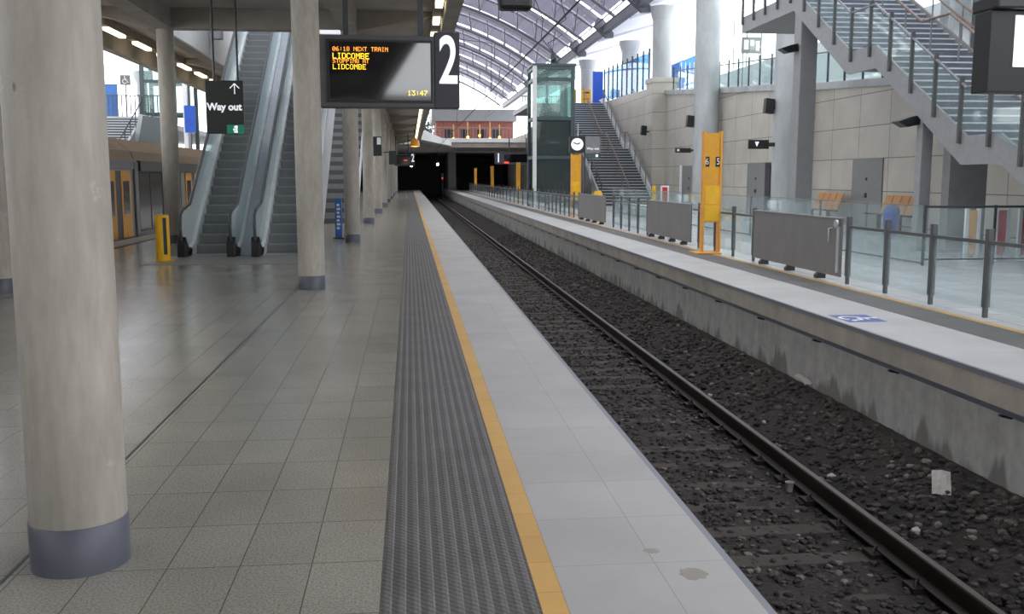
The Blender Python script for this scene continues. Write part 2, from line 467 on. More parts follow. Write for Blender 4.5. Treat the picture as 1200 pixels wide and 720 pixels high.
# loose stones
ICO = []
bm = bmesh.new(); bmesh.ops.create_icosphere(bm, subdivisions=1, radius=1)
IV = [v.co.copy() for v in bm.verts]; IF = [tuple(v.index for v in f.verts) for f in bm.faces]; bm.free()
m = MB(); rg = random.Random(3)
def stone(x, y, z, s):
    a = rg.random() * PI; ca, sa = math.cos(a), math.sin(a)
    sx, sy, sz = s * (.7 + .6 * rg.random()), s * (.7 + .6 * rg.random()), s * (.5 + .4 * rg.random())
    vs = []
    for v in IV:
        k = .8 + .4 * rg.random(); px, py = v.x * sx * k, v.y * sy * k
        vs.append((x + px * ca - py * sa, y + px * sa + py * ca, z + v.z * sz * k))
    m.add(vs, IF)
SLEEP = 0.62
for k in range(19000):
    y = 3.2 + 42 * rg.random() ** 2.0
    x = 1.3 + 3.5 * rg.random()
    if abs(x - 3.575) < .09 or abs(x - 2.07) < .09: continue
    fr = (y - 3.0) / SLEEP; fr -= math.floor(fr)
    if fr < .36 and 1.5 < x < 4.15 and rg.random() < .45: continue
    left = x < 3.5
    s = (.016 + .018 * rg.random()) if left else (.02 + .026 * rg.random())
    stone(x, y, bz(x, y) + s * .25, s)
o = struct('ballast_stones', m, 'ballast_stone', label='loose dark stones scattered over the track bed', cat='ballast')
o['kind'] = 'stuff'
# sleepers, half buried
sl = None
for k in range(90):
    y = 3.12 + k * SLEEP
    if sl is None:
        sl = solo('sleeper', MB().box(1.55, 4.1, y - .11, y + .11, -1.45, -1.262), 'sleeper_wood',
                  'dark timber sleeper half buried in ballast under the rails', 'sleeper', 'sleepers under the rails', .012); s0 = sl.location.copy()
    else:
        c = sl.copy(); COL.objects.link(c); c.location = (s0.x + random.uniform(-.03, .03), y + random.uniform(-.015, .015), s0.z + random.uniform(-.012, .004))
# rails
def rail(xc, label):
    t = thing('rail', label, 'rail', (xc, 0, -1.222), 'rails of the track')
    prof = [(-.07, -1.222), (.07, -1.222), (.07, -1.21), (.012, -1.19), (.010, -1.105), (.034, -1.09), (.034, -1.058), (.026, -1.05),
            (-.026, -1.05), (-.034, -1.058), (-.034, -1.09), (-.010, -1.105), (-.012, -1.19), (-.07, -1.21)]
    part('rail_web', MB().prism([(xc + a, YB, z) for a, z in prof], (0, 160, 0)), 'steel_rail', t)
    part('running_surface', MB().box(xc - .024, xc + .024, YB, 130, -1.05, -1.0492), 'rail_head', t)
    cl = None
    for k in range(40):
        y = 3.12 + k * SLEEP
        if cl is None:
            mm = MB().box(xc - .15, xc + .15, y - .08, y + .08, -1.27, -1.2215)
            for s in (-1, 1):
                mm.tube([(xc + s * .125, y - .05, -1.224), (xc + s * .11, y - .03, -1.19), (xc + s * .075, y, -1.19), (xc + s * .075, y + .04, -1.2)], .011, 6)
            cl = part('rail_clip', mm, 'steel_rail', t)
        else:
            c = cl.copy(); COL.objects.link(c); c.parent = t; c.location = (0, k * SLEEP, 0)
    return t
rail(3.575, 'dark steel rail standing clear in the ballast towards the far platform wall')
rail(2.07, 'dark steel rail tucked below the near platform edge')
# litter on the ballast
def sheet(cx, cy, cz, w, h, tilt, rz, name, mat, label):
    mt = Matrix.Translation((cx, cy, cz)) @ Matrix.Rotation(rz, 4, 'Z') @ Matrix.Rotation(tilt, 4, 'X')
    mm = MB(); n = 5
    top = []; 
    for i in range(n):
        for j in range(n):
            u, v = (i / (n - 1) - .5) * w, (j / (n - 1) - .5) * h
            top.append(mt @ Vector((u, v, .012 * math.sin(i * 1.7 + j * 1.1))))
    bot = [p - (mt.to_3x3() @ Vector((0, 0, .004))) for p in top]
    fs = []
    for i in range(n - 1):
        for j in range(n - 1):
            a, b, c, d = i * n + j, (i + 1) * n + j, (i + 1) * n + j + 1, i * n + j + 1
            fs.append((a, b, c, d)); fs.append((d + n * n, c + n * n, b + n * n, a + n * n))
    for i in range(n - 1):
        for a, b in ((i * n, (i + 1) * n), ((i + 1) * n + n - 1, i * n + n - 1), (i + 1, i), ((n - 1) * n + i, (n - 1) * n + i + 1)):
            fs.append((a, a + n * n, b + n * n, b))
    mm.add(top + bot, fs)
    return solo(name, mm, mat, label, 'litter')
sheet(4.45, 7.63, -.965, .15, .23, .8, -.45, 'litter_card', 'paper', 'pale card lying tilted on the dark ballast near the platform wall')
sheet(4.8, 11.45, -.87, .13, .2, .5, .5, 'litter_paper', 'paper', 'crumpled pale paper at the foot of the far platform wall')
solo('litter_cup', MB().lathe([(.03, 0), (.04, .09), (.042, .092), (.036, .09), (.027, .004)], (3.44, 8.42, -1.268), 14), 'paper', 'small cream cup lying beside the rail', 'litter')
for i, (x, y, s, l) in enumerate([(3.92, 8.6, .05, 'pale grey stone beside the rail, nearest the tilted card'), (3.95, 7.1, .05, 'pale lump of stone lower down beside the rail'), (4.0, 10.6, .035, 'small white stone between rail and far wall'), (3.86, 12.2, .03, 'tiny white scrap high up the ballast beyond the rail')]):
    m = MB(); rg = random.Random(i + 50); stone(x, y, bz(x, y) + .02, s); solo('pale_stone', m, 'paper', l, 'stone', 'pale stones on the ballast')

# ------------------------------------------------------------------ far platform
EX = 4.75
struct('floor_coping_far', MB().box(EX + .03, 5.72, YB, 140, -0.26, 0.0), 'coping_far', label='pale coping of the far platform', cat='platform edge')
struct('trim_far_nosing', MB().box(EX, EX + .03, YB, 140, -0.05, -0.002), 'nosing', label='dark nosing along the far platform edge', cat='edge strip')
struct('wall_far_fascia', MB().box(EX + .012, EX + .03, YB, 140, -0.26, -0.05), 'fascia', label='concrete fascia under the far platform nosing', cat='wall')
struct('wall_far_platform', MB().box(4.9, 5.2, YB, 140, -1.6, -0.26), 'platform_wall', label='stained concrete wall below the far platform', cat='wall')
t = thing('cable_conduit', 'dark conduit running along the stained wall under the far platform', 'conduit', (4.87, 0, -.35))
part('pipe', MB().box(4.83, 4.9, YB, 130, -.335, -.28), 'band_dark', t)
br = None
for k in range(40):
    y = 5.5 + k * 1.9
    if br is None: br = part('bracket', MB().prism([(4.9, y, -.375), (4.9, y, -.335), (4.80, y, -.335), (4.80, y, -.35)], (0, .04, 0)), 'black', t)
    else:
        c = br.copy(); COL.objects.link(c); c.parent = t; c.location = (0, k * 1.9, 0)
struct('floor_tactile_far', MB().box(5.72, 6.28, YB, 140, -0.26, 0.002), 'mat_dark', label='grey tactile strip on the far platform', cat='tactile strip')
struct('floor_yellow_far', MB().box(6.28, 6.38, YB, 140, -0.26, 0.001), 'yellow_tile', label='yellow line at the foot of the glass fence', cat='yellow line')
struct('floor_right', MB().box(6.38, 15.6, YB, 125, -0.26, 0), 'floor_far', label='pale shiny floor behind the glass fence', cat='floor')
# blue access square
t = thing('access_marking', 'blue floor square with white wheelchair symbol on the far coping', 'floor marking', (5.08, 10.64, 0))
part('square', MB().box(4.85, 5.30, 10.36, 10.92, 0, .002), 'blue_floor', t)
def wheelchair(c, s, ux, uy, n, mat, parent):
    """access symbol drawn with bars in the plane (ux, uy), raised along n"""
    c, ux, uy, n = Vector(c), Vector(ux), Vector(uy), Vector(n)
    P = lambda a, b: c + ux * (a * s) + uy * (b * s)
    mm = MB(); mm.disc(P(-.05, .42), .075 * s, n, .002, 12)
    def stroke(pts):
        for a, b in zip(pts, pts[1:]):
            d = (b - a).normalized(); sd = d.cross(n).normalized() * (.04 * s)
            mm.prism([a - sd, b - sd, b + sd, a + sd], n * .002)
    stroke([P(-.05, .34), P(-.03, .02), P(.2, .02), P(.3, -.26), P(.4, -.22)]); stroke([P(-.04, .18), P(.17, .18)])
    stroke([P(-.04 + .25 * math.cos(a), -.14 + .25 * math.sin(a)) for a in [math.radians(x) for x in range(110, 350, 24)]])
    return part('wheelchair_symbol', mm, mat, parent)
wheelchair((5.08, 10.64, .002), .5, (0, -1, 0), (1, 0, 0), (0, 0, 1), 'white', t)

# glass fence at the back of the far platform
FX = 6.56
fe = thing('glass_fence', 'long glass fence with grey posts and rail behind the far platform', 'fence', (FX, 20, 0))
posts = []
y = 3.35
while y < 14.3: posts.append(y); y += 1.2
posts += [18.25, 19.45, 20.65, 21.85] + [26.75 + 1.15 * i for i in range(5)] + [37.9 + 1.2 * i for i in range(9)]
y = 49.9
while y < 108: posts.append(y); y += 2.4
pp = None
for y in posts:
    if pp is None:
        mm = MB().box(FX - .035, FX + .035, y - .035, y + .035, .12, 1.02)
        mm.box(FX - .025, FX + .025, y - .025, y + .025, 0, .12)
        pp = part('post', mm, 'steel_post', fe, .006); y0 = y
    else:
        c = pp.copy(); COL.objects.link(c); c.parent = fe; c.location = (0, y - y0, 0)
for y0_, y1_ in ((3.3, 14.2), (18.2, 22.3), (26.65, 32.4), (37.8, 108)):
    part('handrail', MB().box(FX - .03, FX + .03, y0_, y1_, .845, .885), 'steel_post', fe)
for a, b in zip(posts, posts[1:]):
    if b - a > 3: continue
    part('glass_panel', MB().box(FX - .006, FX + .006, a + .05, b - .05, .1, .84), 'glass_fence', fe)
def gate(y0, y1, label, handle):
    t = thing('metal_gate', label, 'gate', (FX - .03, (y0 + y1) / 2, 0), 'grey metal gates in the glass fence')
    part('panel', MB().box(FX - .055, FX - .025, y0, y1, .09, .97), 'panel_grey', t, .004)
    part('top_rail', MB().box(FX - .07, FX - .01, y0, y1, .965, .99), 'steel_mid', t, .006)
    n = max(2, round((y1 - y0) / 1.2))
    for k in range(n):
        y = y0 + (k + .6) * (y1 - y0) / n
        part('foot', MB().prism([(FX - .1, y, 0), (FX + .06, y, 0), (FX + .06, y, .1), (FX - .05, y, .1), (FX - .1, y, .05)], (0, .1, 0)), 'black', t)
    if handle:
        part('handle', MB().tube([(FX - .06, y0 + .32, .82), (FX - .11, y0 + .32, .82), (FX - .11, y0 + .32, .6), (FX - .06, y0 + .32, .6)], .014, 8), 'stainless', t)
        part('latch_strip', MB().box(FX - .075, FX - .055, y0 + .04, y0 + .13, .15, .86), 'stainless', t, .004)
        part('latch_knob', MB().disc((FX - .09, y0 + .08, .9), .06, (-1, 0, 0), .03), 'stainless', t)
    return t
gate(14.3, 18.1, 'wide grey metal gate with chrome handle in the glass fence', True)
gate(22.35, 26.6, 'grey metal gate in the fence, just beyond the tall yellow stand', False)
gate(32.45, 37.65, 'grey metal gate in the fence below the round clock', False)

# second, inner glass fence around the stair
t = thing('inner_glass_fence', 'inner glass fence with dark top rail behind the far platform fence', 'fence', (9.3, 17, 0))
part('top_rail', MB().box(9.285, 9.315, 17, 46, 1.08, 1.1), 'steel_mid', t); part('top_rail', MB().box(9.3, 13.4, 16.97, 17.03, 1.05, 1.09), 'steel_dark', t)
part('bottom_rail', MB().box(9.3, 13.4, 16.98, 17.02, .1, .13), 'steel_dark', t); part('bottom_rail', MB().box(9.28, 9.32, 17.02, 46, .03, .06), 'steel_mid', t)
for x, y in [(9.3, 17 + 4.6 * i) for i in range(7)] + [(10.65, 17), (12, 17), (13.35, 17)]:
    part('post', MB().box(x - .02, x + .02, y - .02, y + .02, 0, 1.1), 'steel_mid' if y > 17 else 'steel_dark', t)
for i in range(12): part('glass_panel', MB().box(9.294, 9.306, 17.05 + 2.3 * i, 19.25 + 2.3 * i, .07, 1.07), 'glass_fence', t)
for x in (9.35, 10.7, 12.05): part('glass_panel', MB().box(x, x + 1.25, 16.994, 17.006, .14, 1.04), 'glass_fence', t)

# tall yellow number stands
def number_stand(x, y, a, b, label, detailed=True, w=.36):
    t = thing('number_stand', label, 'sign stand', (x, y, 0), 'tall yellow stands along the far platform')
    d = .16
    part('base_plate', (MB().box(x - .36, FX - .045, y - .28, y + .28, 0.002, .03) if x < FX else MB().box(x - .2, x + .36, y - .28, y + .28, 0.002, .03)), 'stand_orange', t, .006)
    for s in (-1, 1):
        part('leg', MB().box(x + s * w / 2 - .025, x + s * w / 2 + .025, y - d / 2, y + d / 2, .03, 2.56), 'stand_orange', t, .004)
    part('panel', MB().box(x - w / 2 + .025, x + w / 2 - .025, y - .05, y + .05, .66, 2.52), 'stand_yellow', t)
    part('leaflet_box', MB().box(x - w / 2 + .026, x + w / 2 - .026, y - .085, y - .05, .68, 1.42), 'stand_bright', t, .004)
    part('shelf', MB().box(x - w / 2 + .02, x + w / 2 - .02, y - .1, y - .05, 1.02, 1.05), 'stand_orange', t)
    if detailed:
        for s, ch in ((-1, a), (1, b)):
            pl = part('number_plate', MB().box(x + s * .12 - .055, x + s * .12 + .055, y - .06, y - .05, 1.82, 2.03), 'black', t, .01)
            text(ch, .19, (x + s * .12, y - .062, 1.925), 'white', pl, 'numeral', .8)
    return t
number_stand(6.33, 20.3, '6', '5', 'tall yellow number stand with white numerals on black plates between metal gates')
number_stand(6.81, 40.2, '4', '3', 'tall yellow stand beside the round clock', False)
for y, x, l in ((62.5, 6.9, 'slim yellow stand on the far platform just before the dark lift tower'), (83, 6.95, 'slim yellow stand third in line beyond the lift tower'), (104, 6.95, 'slim yellow stand farthest along the far platform, in the gloom'), (72.5, 6.95, 'slim yellow stand beneath the numeral one indicator')):
    if y != 72.5: number_stand(x, y, '', '', l, False, .2)

# ------------------------------------------------------------------ columns, near platform
def column(x, y, r, top, label, group, mat='concrete_col', band=True, cap=False, z0=0.0, name='column'):
    t = thing(name, label, 'column', (x, y, z0), group)
    prof = [(r, 0.19 if band else 0), (r, top - z0)]
    part('shaft', MB().lathe(prof, (x, y, z0), 40), mat, t)
    if band: part('base_band', MB().lathe([(r + .006, 0), (r + .006, .195), (r, .2)], (x, y, z0), 40), 'band_dark', t)
    if cap: part('capital', MB().lathe([(r, top - z0 - .75), (r * 1.28, top - z0 - .25), (r * 1.34, top - z0)], (x, y, z0), 32), mat, t)
    return t
C1 = thing_c = column(-1.392, 4.12, .19, 5.1, 'thick pale concrete column with dark base band, nearest of the row', 'columns along the platform')
Ys = [14.35, 24.75, 34.9, 45.2, 55.4, 65.6, 75.8, 86, 96.2, 106.4]
for i, y in enumerate(Ys):
    lab = ['round concrete column beside the hanging train indicator', 'round concrete column right of the escalators with pale side panel'][i] if i < 2 else \
        'round concrete column in the receding platform row, %s from the camera' % ORD[i + 1]
    dup(C1, (-1.42, y, 0), lab)
C2 = column(-5.74, 14.4, .2, 5.1, 'round concrete column almost hidden behind the thick nearest column', 'columns on the train side')
dup(C2, (-5.76, 24.83, 0), 'round concrete column between the yellow bollard and the train')

# ------------------------------------------------------------------ ceiling
ZS, ZT, ZBEAM = 5.58, 6.7, 5.1
m = MB()
m.box(-8.1, -5.83, YB, YE, ZS, ZT); m.box(-5.95, -1.62, YB, 24.55, ZS, ZT); m.box(-5.95, -1.62, 46, YE, ZS, ZT); m.box(-1.62, .82, YB, YE, ZS, ZT)
struct('ceiling', m, 'concrete_slab', label='grey brown concrete slab ceiling over the platform', cat='ceiling')
struct('beam_edge_right', MB().box(.82, 1.14, YB, YE, ZBEAM, ZT), 'concrete_beam', label='concrete edge beam above the coping', cat='beam')
struct('beam_edge_left', MB().box(-8.4, -8.1, YB, YE, ZBEAM, ZT), 'concrete_beam', label='concrete edge beam over the train', cat='beam')
struct('beam_row_right', MB().box(-1.62, -1.2, YB, YE, ZBEAM, ZS), 'concrete_beam', label='long concrete beam above the column row', cat='beam')
struct('beam_row_left', MB().box(-5.98, -5.54, YB, 24.95, ZBEAM, ZS).box(-6.2, -5.83, 24.95, 46, ZBEAM, ZS).box(-5.98, -5.54, 46, YE, ZBEAM, ZS), 'concrete_beam', label='long concrete beam above the columns on the train side', cat='beam')
k = 0
for y in [-16.3, -6.1, 4.1] + Ys:
    mm = MB()
    if not 24.9 < y < 46: mm.box(-5.54, -1.62, y - .2, y + .2, ZBEAM, ZS)
    mm.prism([(-1.2, y - .2, ZBEAM), (.6, y - .2, ZS - .12), (.6, y - .2, ZS), (-1.2, y - .2, ZS)], (0, .4, 0))
    mm.prism([(-5.98, y - .2, ZBEAM), (-5.98, y - .2, ZS), (-7.6, y - .2, ZS), (-7.6, y - .2, ZS - .12)], (0, .4, 0))
    struct('beam_cross', mm, 'concrete_beam', label='tapered concrete cross beam, %s from behind the camera' % ORD[k], cat='beam'); k += 1
# parapet of the escalator opening on the floor above
struct('wall_escalator_opening', MB().box(-5.83, -5.75, 24.97, 46, ZBEAM, 8.0), 'concrete_white', label='white upstand wall beside the escalator opening', cat='wall')
struct('wall_opening_end', MB().box(-5.75, -1.6, 46, 46.3, ZT, 7.6), 'concrete_white', label='white upstand at the far end of the escalator opening', cat='wall')
struct('wall_opening_column', MB().lathe([(.18, 0), (.18, 3.3)], (-5.5, 30.0, 5.58), 20), 'concrete_grey', label='grey post against the white upstand above the escalators', cat='post')

# strip lamps under the canopy edge
def strip_lamp(x, y, label, group, ln=.8):
    t = thing('ceiling_light', label, 'ceiling light', (x, y, ZS), group)
    part('channel', MB().box(x - .1, x + .1, y - 1.2, y + 1.2, ZS - .22, ZS), 'fascia', t)
    part('diffuser', MB().box(x - .08, x + .08, y - ln / 2, y + ln / 2, ZS - .30, ZS - .22), 'lamp_warm', t, .01)
    return t
L0 = strip_lamp(.7, 19.4, 'warm strip light above the big numeral two, topmost in the photo', 'strip lights above the coping')
y = 17.0; L0.location = (.7, 19.4, ZS)
for i in range(36):
    yy = 21.85 + i * 2.45
    if yy > 109: break
    dup(L0, (.7, yy, ZS), 'warm strip light in the row above the coping, %s from the camera' % ORD[i + 1])
L1 = strip_lamp(-7.55, 24.4, 'long warm strip light in the row above the train, first from the camera', 'strip lights above the train', 1.5)
for i in range(1, 7): dup(L1, (-7.55, 24.4 + i * 2.68, ZS), 'long warm strip light in the row above the train, %s from the camera' % ORD[i])

# ------------------------------------------------------------------ escalators
TAN = 0.70
Y0 = 20.15
def z_at(y):
    d = y - (Y0 + 1.1)
    return max(0.0, min(6.9, d * TAN))
YTOP = Y0 + 1.1 + 6.9 / TAN
struct('floor_landing_plate', MB().box(-4.9, -1.9, 18.55, Y0 + .35, -.02, .012), 'landing_plate', label='metal landing plate at the foot of the escalators', cat='landing plate')
def escalator(x0, x1, label):
    xc = (x0 + x1) / 2
    t = thing('escalator', label, 'escalator', (xc, Y0, 0), 'pair of escalators')
    run = .286; st = None; n = int((YTOP - (Y0 + 1.1)) / run) + 1
    part('comb_plate', MB().box(x0, x1, Y0 + .35, Y0 + 1.0, -.02, .016), 'esc_edge', t)
    for i in range(n):
        y = Y0 + 1.1 + i * run; z = (i + 1) * .2
        if z > 6.95: break
        if st is None:
            mm = MB().box(x0 + .01, x1 - .01, y, y + run + .05, z - .26, z)
            for k in range(16):
                xx = x0 + .03 + k * (x1 - x0 - .06) / 15
                mm.box(xx - .008, xx + .008, y - .006, y, z - .2, z - .02)
            st = part('step', mm, 'esc_step', t); ed = part('step_edge', MB().box(x0 + .01, x1 - .01, y - .008, y + .03, z - .022, z + .003), 'esc_edge', st)
        else:
            c = st.copy(); COL.objects.link(c); c.parent = t; c.location = (0, i * run, i * .2)
            e = ed.copy(); COL.objects.link(e); e.parent = c
    part('top_plate', MB().box(x0, x1, YTOP, YTOP + 2.0, 6.7, 6.91), 'landing_plate', t)
    ln = [Y0 + .1, Y0 + .7, Y0 + 1.1, YTOP, YTOP + 1.6]
    for s, xx in ((-1, x0), (1, x1)):
        # skirt panel and deck beside the steps
        zf = lambda y, h: z_at(y) + h
        a, b = (xx - .17, xx) if s < 0 else (xx, xx + .17)
        pr = [(Y0 + .15, -.0), (Y0 + 1.1, 0), (YTOP, 6.5), (YTOP + 1.5, 6.5), (YTOP + 1.5, 7.12), (YTOP - .05, 7.12), (Y0 + 1.0, .28), (Y0 + .6, .18), (Y0 + .3, .09)]
        part('inner_deck', MB().prism([(a, y, z) for y, z in pr], (b - a, 0, 0)), 'esc_deck', t, .02)
        g = xx + s * .085
        pts = [(Y0 + .45, .15), (Y0 + 1.0, .27), (YTOP, 7.1), (YTOP + 1.3, 7.1), (YTOP + 1.3, 7.9), (YTOP - .1, 7.9), (Y0 + 1.0, 1.0), (Y0 + .35, .9), (Y0 + .12, .75), (Y0 + .1, .5), (Y0 + .25, .2)]
        part('glass_balustrade', MB().prism([(g - .006, y, z) for y, z in pts], (.012, 0, 0)), 'glass_esc', t)
        loop = [(Y0 + .55, .1), (Y0 + .25, .14), (Y0 + .08, .35), (Y0 + .03, .6), (Y0 + .1, .85), (Y0 + .35, .96), (Y0 + 1.0, 1.06), (YTOP - .1, 7.96), (YTOP + 1.3, 7.98)]
        part('handrail', MB().tube([(g, y, z) for y, z in loop], .033, 10), 'esc_rubber', t)
        part('newel_skirt', MB().prism([(a, y, z) for y, z in [(Y0 + .05, 0), (Y0 + .62, 0), (Y0 + .75, .16), (Y0 + .4, .2), (Y0 + .12, .42), (Y0 + .05, .3)]], (b - a, 0, 0)), 'black', t, .02)
    return t
def truss(xa, xb, mat, t, name='side_panel'):
    pr = [(Y0 + .7, 0.0), (Y0 + 2.6, 0.0), (YTOP + .6, 5.75), (YTOP + 1.4, 5.75), (YTOP + 1.4, 6.95), (YTOP - .05, 6.95), (Y0 + 1.0, .2)]
    return part(name, MB().prism([(xa, y, z) for y, z in pr], (xb - xa, 0, 0)), mat, t)
e1 = escalator(-4.47, -3.67, 'grey escalator beside the yellow bollard, under the hanging exit sign')
truss(-4.67, -4.64, 'panel_grey', e1)
e2 = escalator(-3.02, -2.22, 'grey escalator half hidden behind the round column')
truss(-2.05, -2.02, 'esc_clad', e2)
pr = [(Y0 + .6, 0.0), (Y0 + 2.6, 0.0), (YTOP + .6, 5.8), (YTOP + 1.4, 5.8), (YTOP + 1.4, 7.1), (YTOP - .05, 7.1), (Y0 + .9, .22)]
part('centre_cover', MB().prism([(-3.49, y, z) for y, z in pr], (.29, 0, 0)), 'esc_clad', e2)

# bollard
t = thing('bollard', 'glossy yellow bollard with painted dark reflection in front of the escalators', 'bollard', (-4.7, 19.35, 0))
part('body', MB().lathe([(.13, .012), (.13, .86), (.118, .89), (0.02, .895)], (-4.7, 19.35, 0), 28), 'yellow', t)
a0 = math.radians(-66)
mm = MB()
arc = [(-4.7 + r * math.cos(a), 19.35 + r * math.sin(a)) for r, rng in ((.131, range(-72, -40, 6)), (.1335, range(-42, -73, -6))) for a in [math.radians(d) for d in rng]]
part('reflection_stripe', MB().prism([(x, y, .14) for x, y in arc], (0, 0, .7)), 'black', t)  # dark reflection on the glossy cylinder, painted as a black band
part('foot', MB().box(-4.86, -4.5, 19.25, 19.45, 0.012, .03), 'yellow', t)

# blue totem
t = thing('totem', 'small blue totem sign with white letters beside the pale escalator panel', 'sign', (-1.86, 26.2, 0))
part('panel', MB().box(-1.95, -1.77, 26.14, 26.26, .03, 1.05), 'blue_totem', t, .01)
part('base_plate', MB().box(-2.0, -1.72, 26.05, 26.35, 0, .03), 'steel_dark', t)
mm = MB()
for k in range(7): mm.box(-1.9, -1.83 + .02 * (k % 2), 26.135, 26.14, .25 + k * .1, .31 + k * .1)
part('lettering', mm, 'white', t)

# ribbed far stair behind the escalators
t = thing('far_stair', 'dark steps rising behind the escalators, beyond the pale side panel', 'stairs', (-2.4, 36, 0))
for i in range(26):
    part('step', MB().box(-3.3, -1.9, 35 + i * .3, 35.32 + i * .3, i * .17, (i + 1) * .17 ), 'steel_mid' if i % 2 else 'steel_post', t)
part('side_panel', MB().prism([(-1.88, 35, 0), (-1.88, 35.4, 0), (-1.88, 43, 4.3), (-1.88, 43, 4.6), (-1.88, 42.8, 4.6), (-1.88, 35, .3)], (.05, 0, 0)), 'esc_clad', t)

# ------------------------------------------------------------------ way out sign
t = thing('hanging_sign', 'dark hanging exit sign with white arrow on two poles above the escalator', 'sign', (-3.56, 20, 2.45))
part('panel', MB().box(-3.92, -3.2, 19.96, 20.04, 2.45, 3.47), 'sign_dark', t, .006)
for x in (-3.75, -3.30): part('pole', MB().tube([(x, 20, 3.47), (x, 20, ZS)], .022, 10), 'steel_dark', t)
text('Way out', .19, (-3.565, 19.955, 2.96), 'sign_white', t, sx=.97, bold=.006)
mm = MB()
for a, b in (((-3.36, 3.21), (-3.36, 3.41)), ((-3.36, 3.41), (-3.45, 3.32)), ((-3.36, 3.41), (-3.27, 3.32))):
    mm.bar((a[0], 19.955, a[1]), (b[0], 19.955, b[1]), .018, .006, (0, 1, 0))
part('arrow', mm, 'sign_white', t)
gp = part('green_label', MB().box(-3.53, -3.2, 19.95, 19.96, 2.45, 2.62), 'sign_green', t)
part('stair_pictogram', MB().box(-3.39, -3.33, 19.945, 19.95, 2.56, 2.6).box(-3.41, -3.35, 19.945, 19.95, 2.51, 2.55).box(-3.40, -3.33, 19.945, 19.95, 2.47, 2.5).box(-3.35, -3.33, 19.945, 19.95, 2.47, 2.6), 'sign_white', gp)

# ------------------------------------------------------------------ train indicator
FONT57 = {
 '0': '01110 10001 10011 10101 11001 10001 01110', '1': '00100 01100 00100 00100 00100 00100 01110', '3': '11111 00010 00100 00010 00001 10001 01110',
 '4': '00010 00110 01010 10010 11111 00010 00010', '6': '00110 01000 10000 11110 10001 10001 01110', '7': '11111 00001 00010 00100 01000 01000 01000',
 '8': '01110 10001 10001 01110 10001 10001 01110', ':': '00000 00100 00100 00000 00100 00100 00000', 'A': '01110 10001 10001 11111 10001 10001 10001',
 'B': '11110 10001 10001 11110 10001 10001 11110', 'C': '01110 10001 10000 10000 10000 10001 01110', 'D': '11110 10001 10001 10001 10001 10001 11110',
 'E': '11111 10000 10000 11110 10000 10000 11111', 'G': '01110 10001 10000 10111 10001 10001 01110', 'I': '01110 00100 00100 00100 00100 00100 01110',
 'L': '10000 10000 10000 10000 10000 10000 11111', 'M': '10001 11011 10101 10101 10001 10001 10001', 'N': '10001 11001 10101 10011 10001 10001 10001',
 'O': '01110 10001 10001 10001 10001 10001 01110', 'P': '11110 10001 10001 11110 10000 10000 10000', 'R': '11110 10001 10001 11110 10100 10010 10001',
 'S': '01111 10000 10000 01110 00001 00001 11110', 'T': '11111 00100 00100 00100 00100 00100 00100', 'X': '10001 10001 01010 00100 01010 10001 10001', ' ': '00000 ' * 7}
def dots(s, x, ztop, pitch, y, fat=.9):
    mm = MB()
    for ch in s:
        for r, row in enumerate(FONT57[ch].split()):
            for c, b in enumerate(row):
                if b == '1':
                    xx, zz = x + c * pitch, ztop - r * pitch * 1.05
                    mm.box(xx, xx + pitch * fat, y, y + .003, zz - pitch * fat, zz)
        x += pitch * 6
    return mm
def indicator(y, num, x0, label, main=True):
    """hanging train indicator facing the camera; x0 is its left edge"""
    s = x0 + 1.29
    X = lambda v: v + s
    t = thing('train_indicator', label, 'display board', (X(-.26), y, 2.63), 'hanging train indicators')
    part('case', MB().box(X(-1.29), X(.40), y, y + .3, 2.63, 3.68), 'display_case', t, .015)
    part('number_panel', MB().box(X(.40), X(.775), y - .01, y + .3, 2.63, 3.74), 'display_two', t, .01)
    fr = MB(); a, b, c, d = X(-1.15), X(.34), 2.74, 3.58
    for q in ((a - .03, b + .03, d, d + .03), (a - .03, b + .03, c - .03, c), (a - .03, a, c, d), (b, b + .03, c, d)): fr.box(q[0], q[1], y - .03, y, q[2], q[3])
    part('screen_frame', fr, 'black', t)
    sc = part('screen', MB().box(a, b, y - .008, y, c, d), 'screen', t)
    o = text(num, .98, (X(.605), y - .014, 3.30), 'sign_white', t, 'numeral', .60, .016)
    for xx in (X(-.9), X(.2)): part('hanger', MB().box(xx - .04, xx + .04, y + .1, y + .2, 3.68, ZS - .1 if xx > -1 else ZS), 'steel_dark', t)
    if main:
        yy = y - .0115
        part('led_text', dots('06:18 NEXT TRAIN', X(-1.095), 3.505, .0085, yy), 'led_orange', sc)
        part('led_text', dots('LIDCOMBE', X(-1.095), 3.415, .0113, yy, .96), 'led_yellow', sc)
        part('led_text', dots('STOPPING AT', X(-1.095), 3.330, .0081, yy), 'led_orange', sc)
        part('led_text', dots('LIDCOMBE', X(-1.095), 3.255, .0103, yy), 'led_yellow', sc)
        part('led_clock', dots('13:47', X(-.005), 2.885, .0102, yy, .96), 'led_yellow', sc)
    else:
        part('led_line', MB().box(X(-.2), X(.1), y - .011, y - .008, 3.1, 3.16), 'led_red', sc)
    return t
ind = indicator(15.0, '2', -1.29, 'dark train indicator with orange text and large white two')
ind.rotation_euler = (0, 0, math.radians(2.2))
indicator(90.0, '2', -1.55, 'small distant train indicator with white two, deep under the canopy', False)
t = thing('indicator_bracket', 'small pale lamp bracket at the top corner of the near train indicator', 'bracket', (-1.15, 15.1, 3.68))
part('arm', MB().box(-1.28, -.98, 15.02, 15.12, 3.69, 3.75), 'sign_white', t, .01)
part('end_cap', MB().box(-1.31, -1.28, 15.02, 15.12, 3.67, 3.76), 'stand_orange', t)
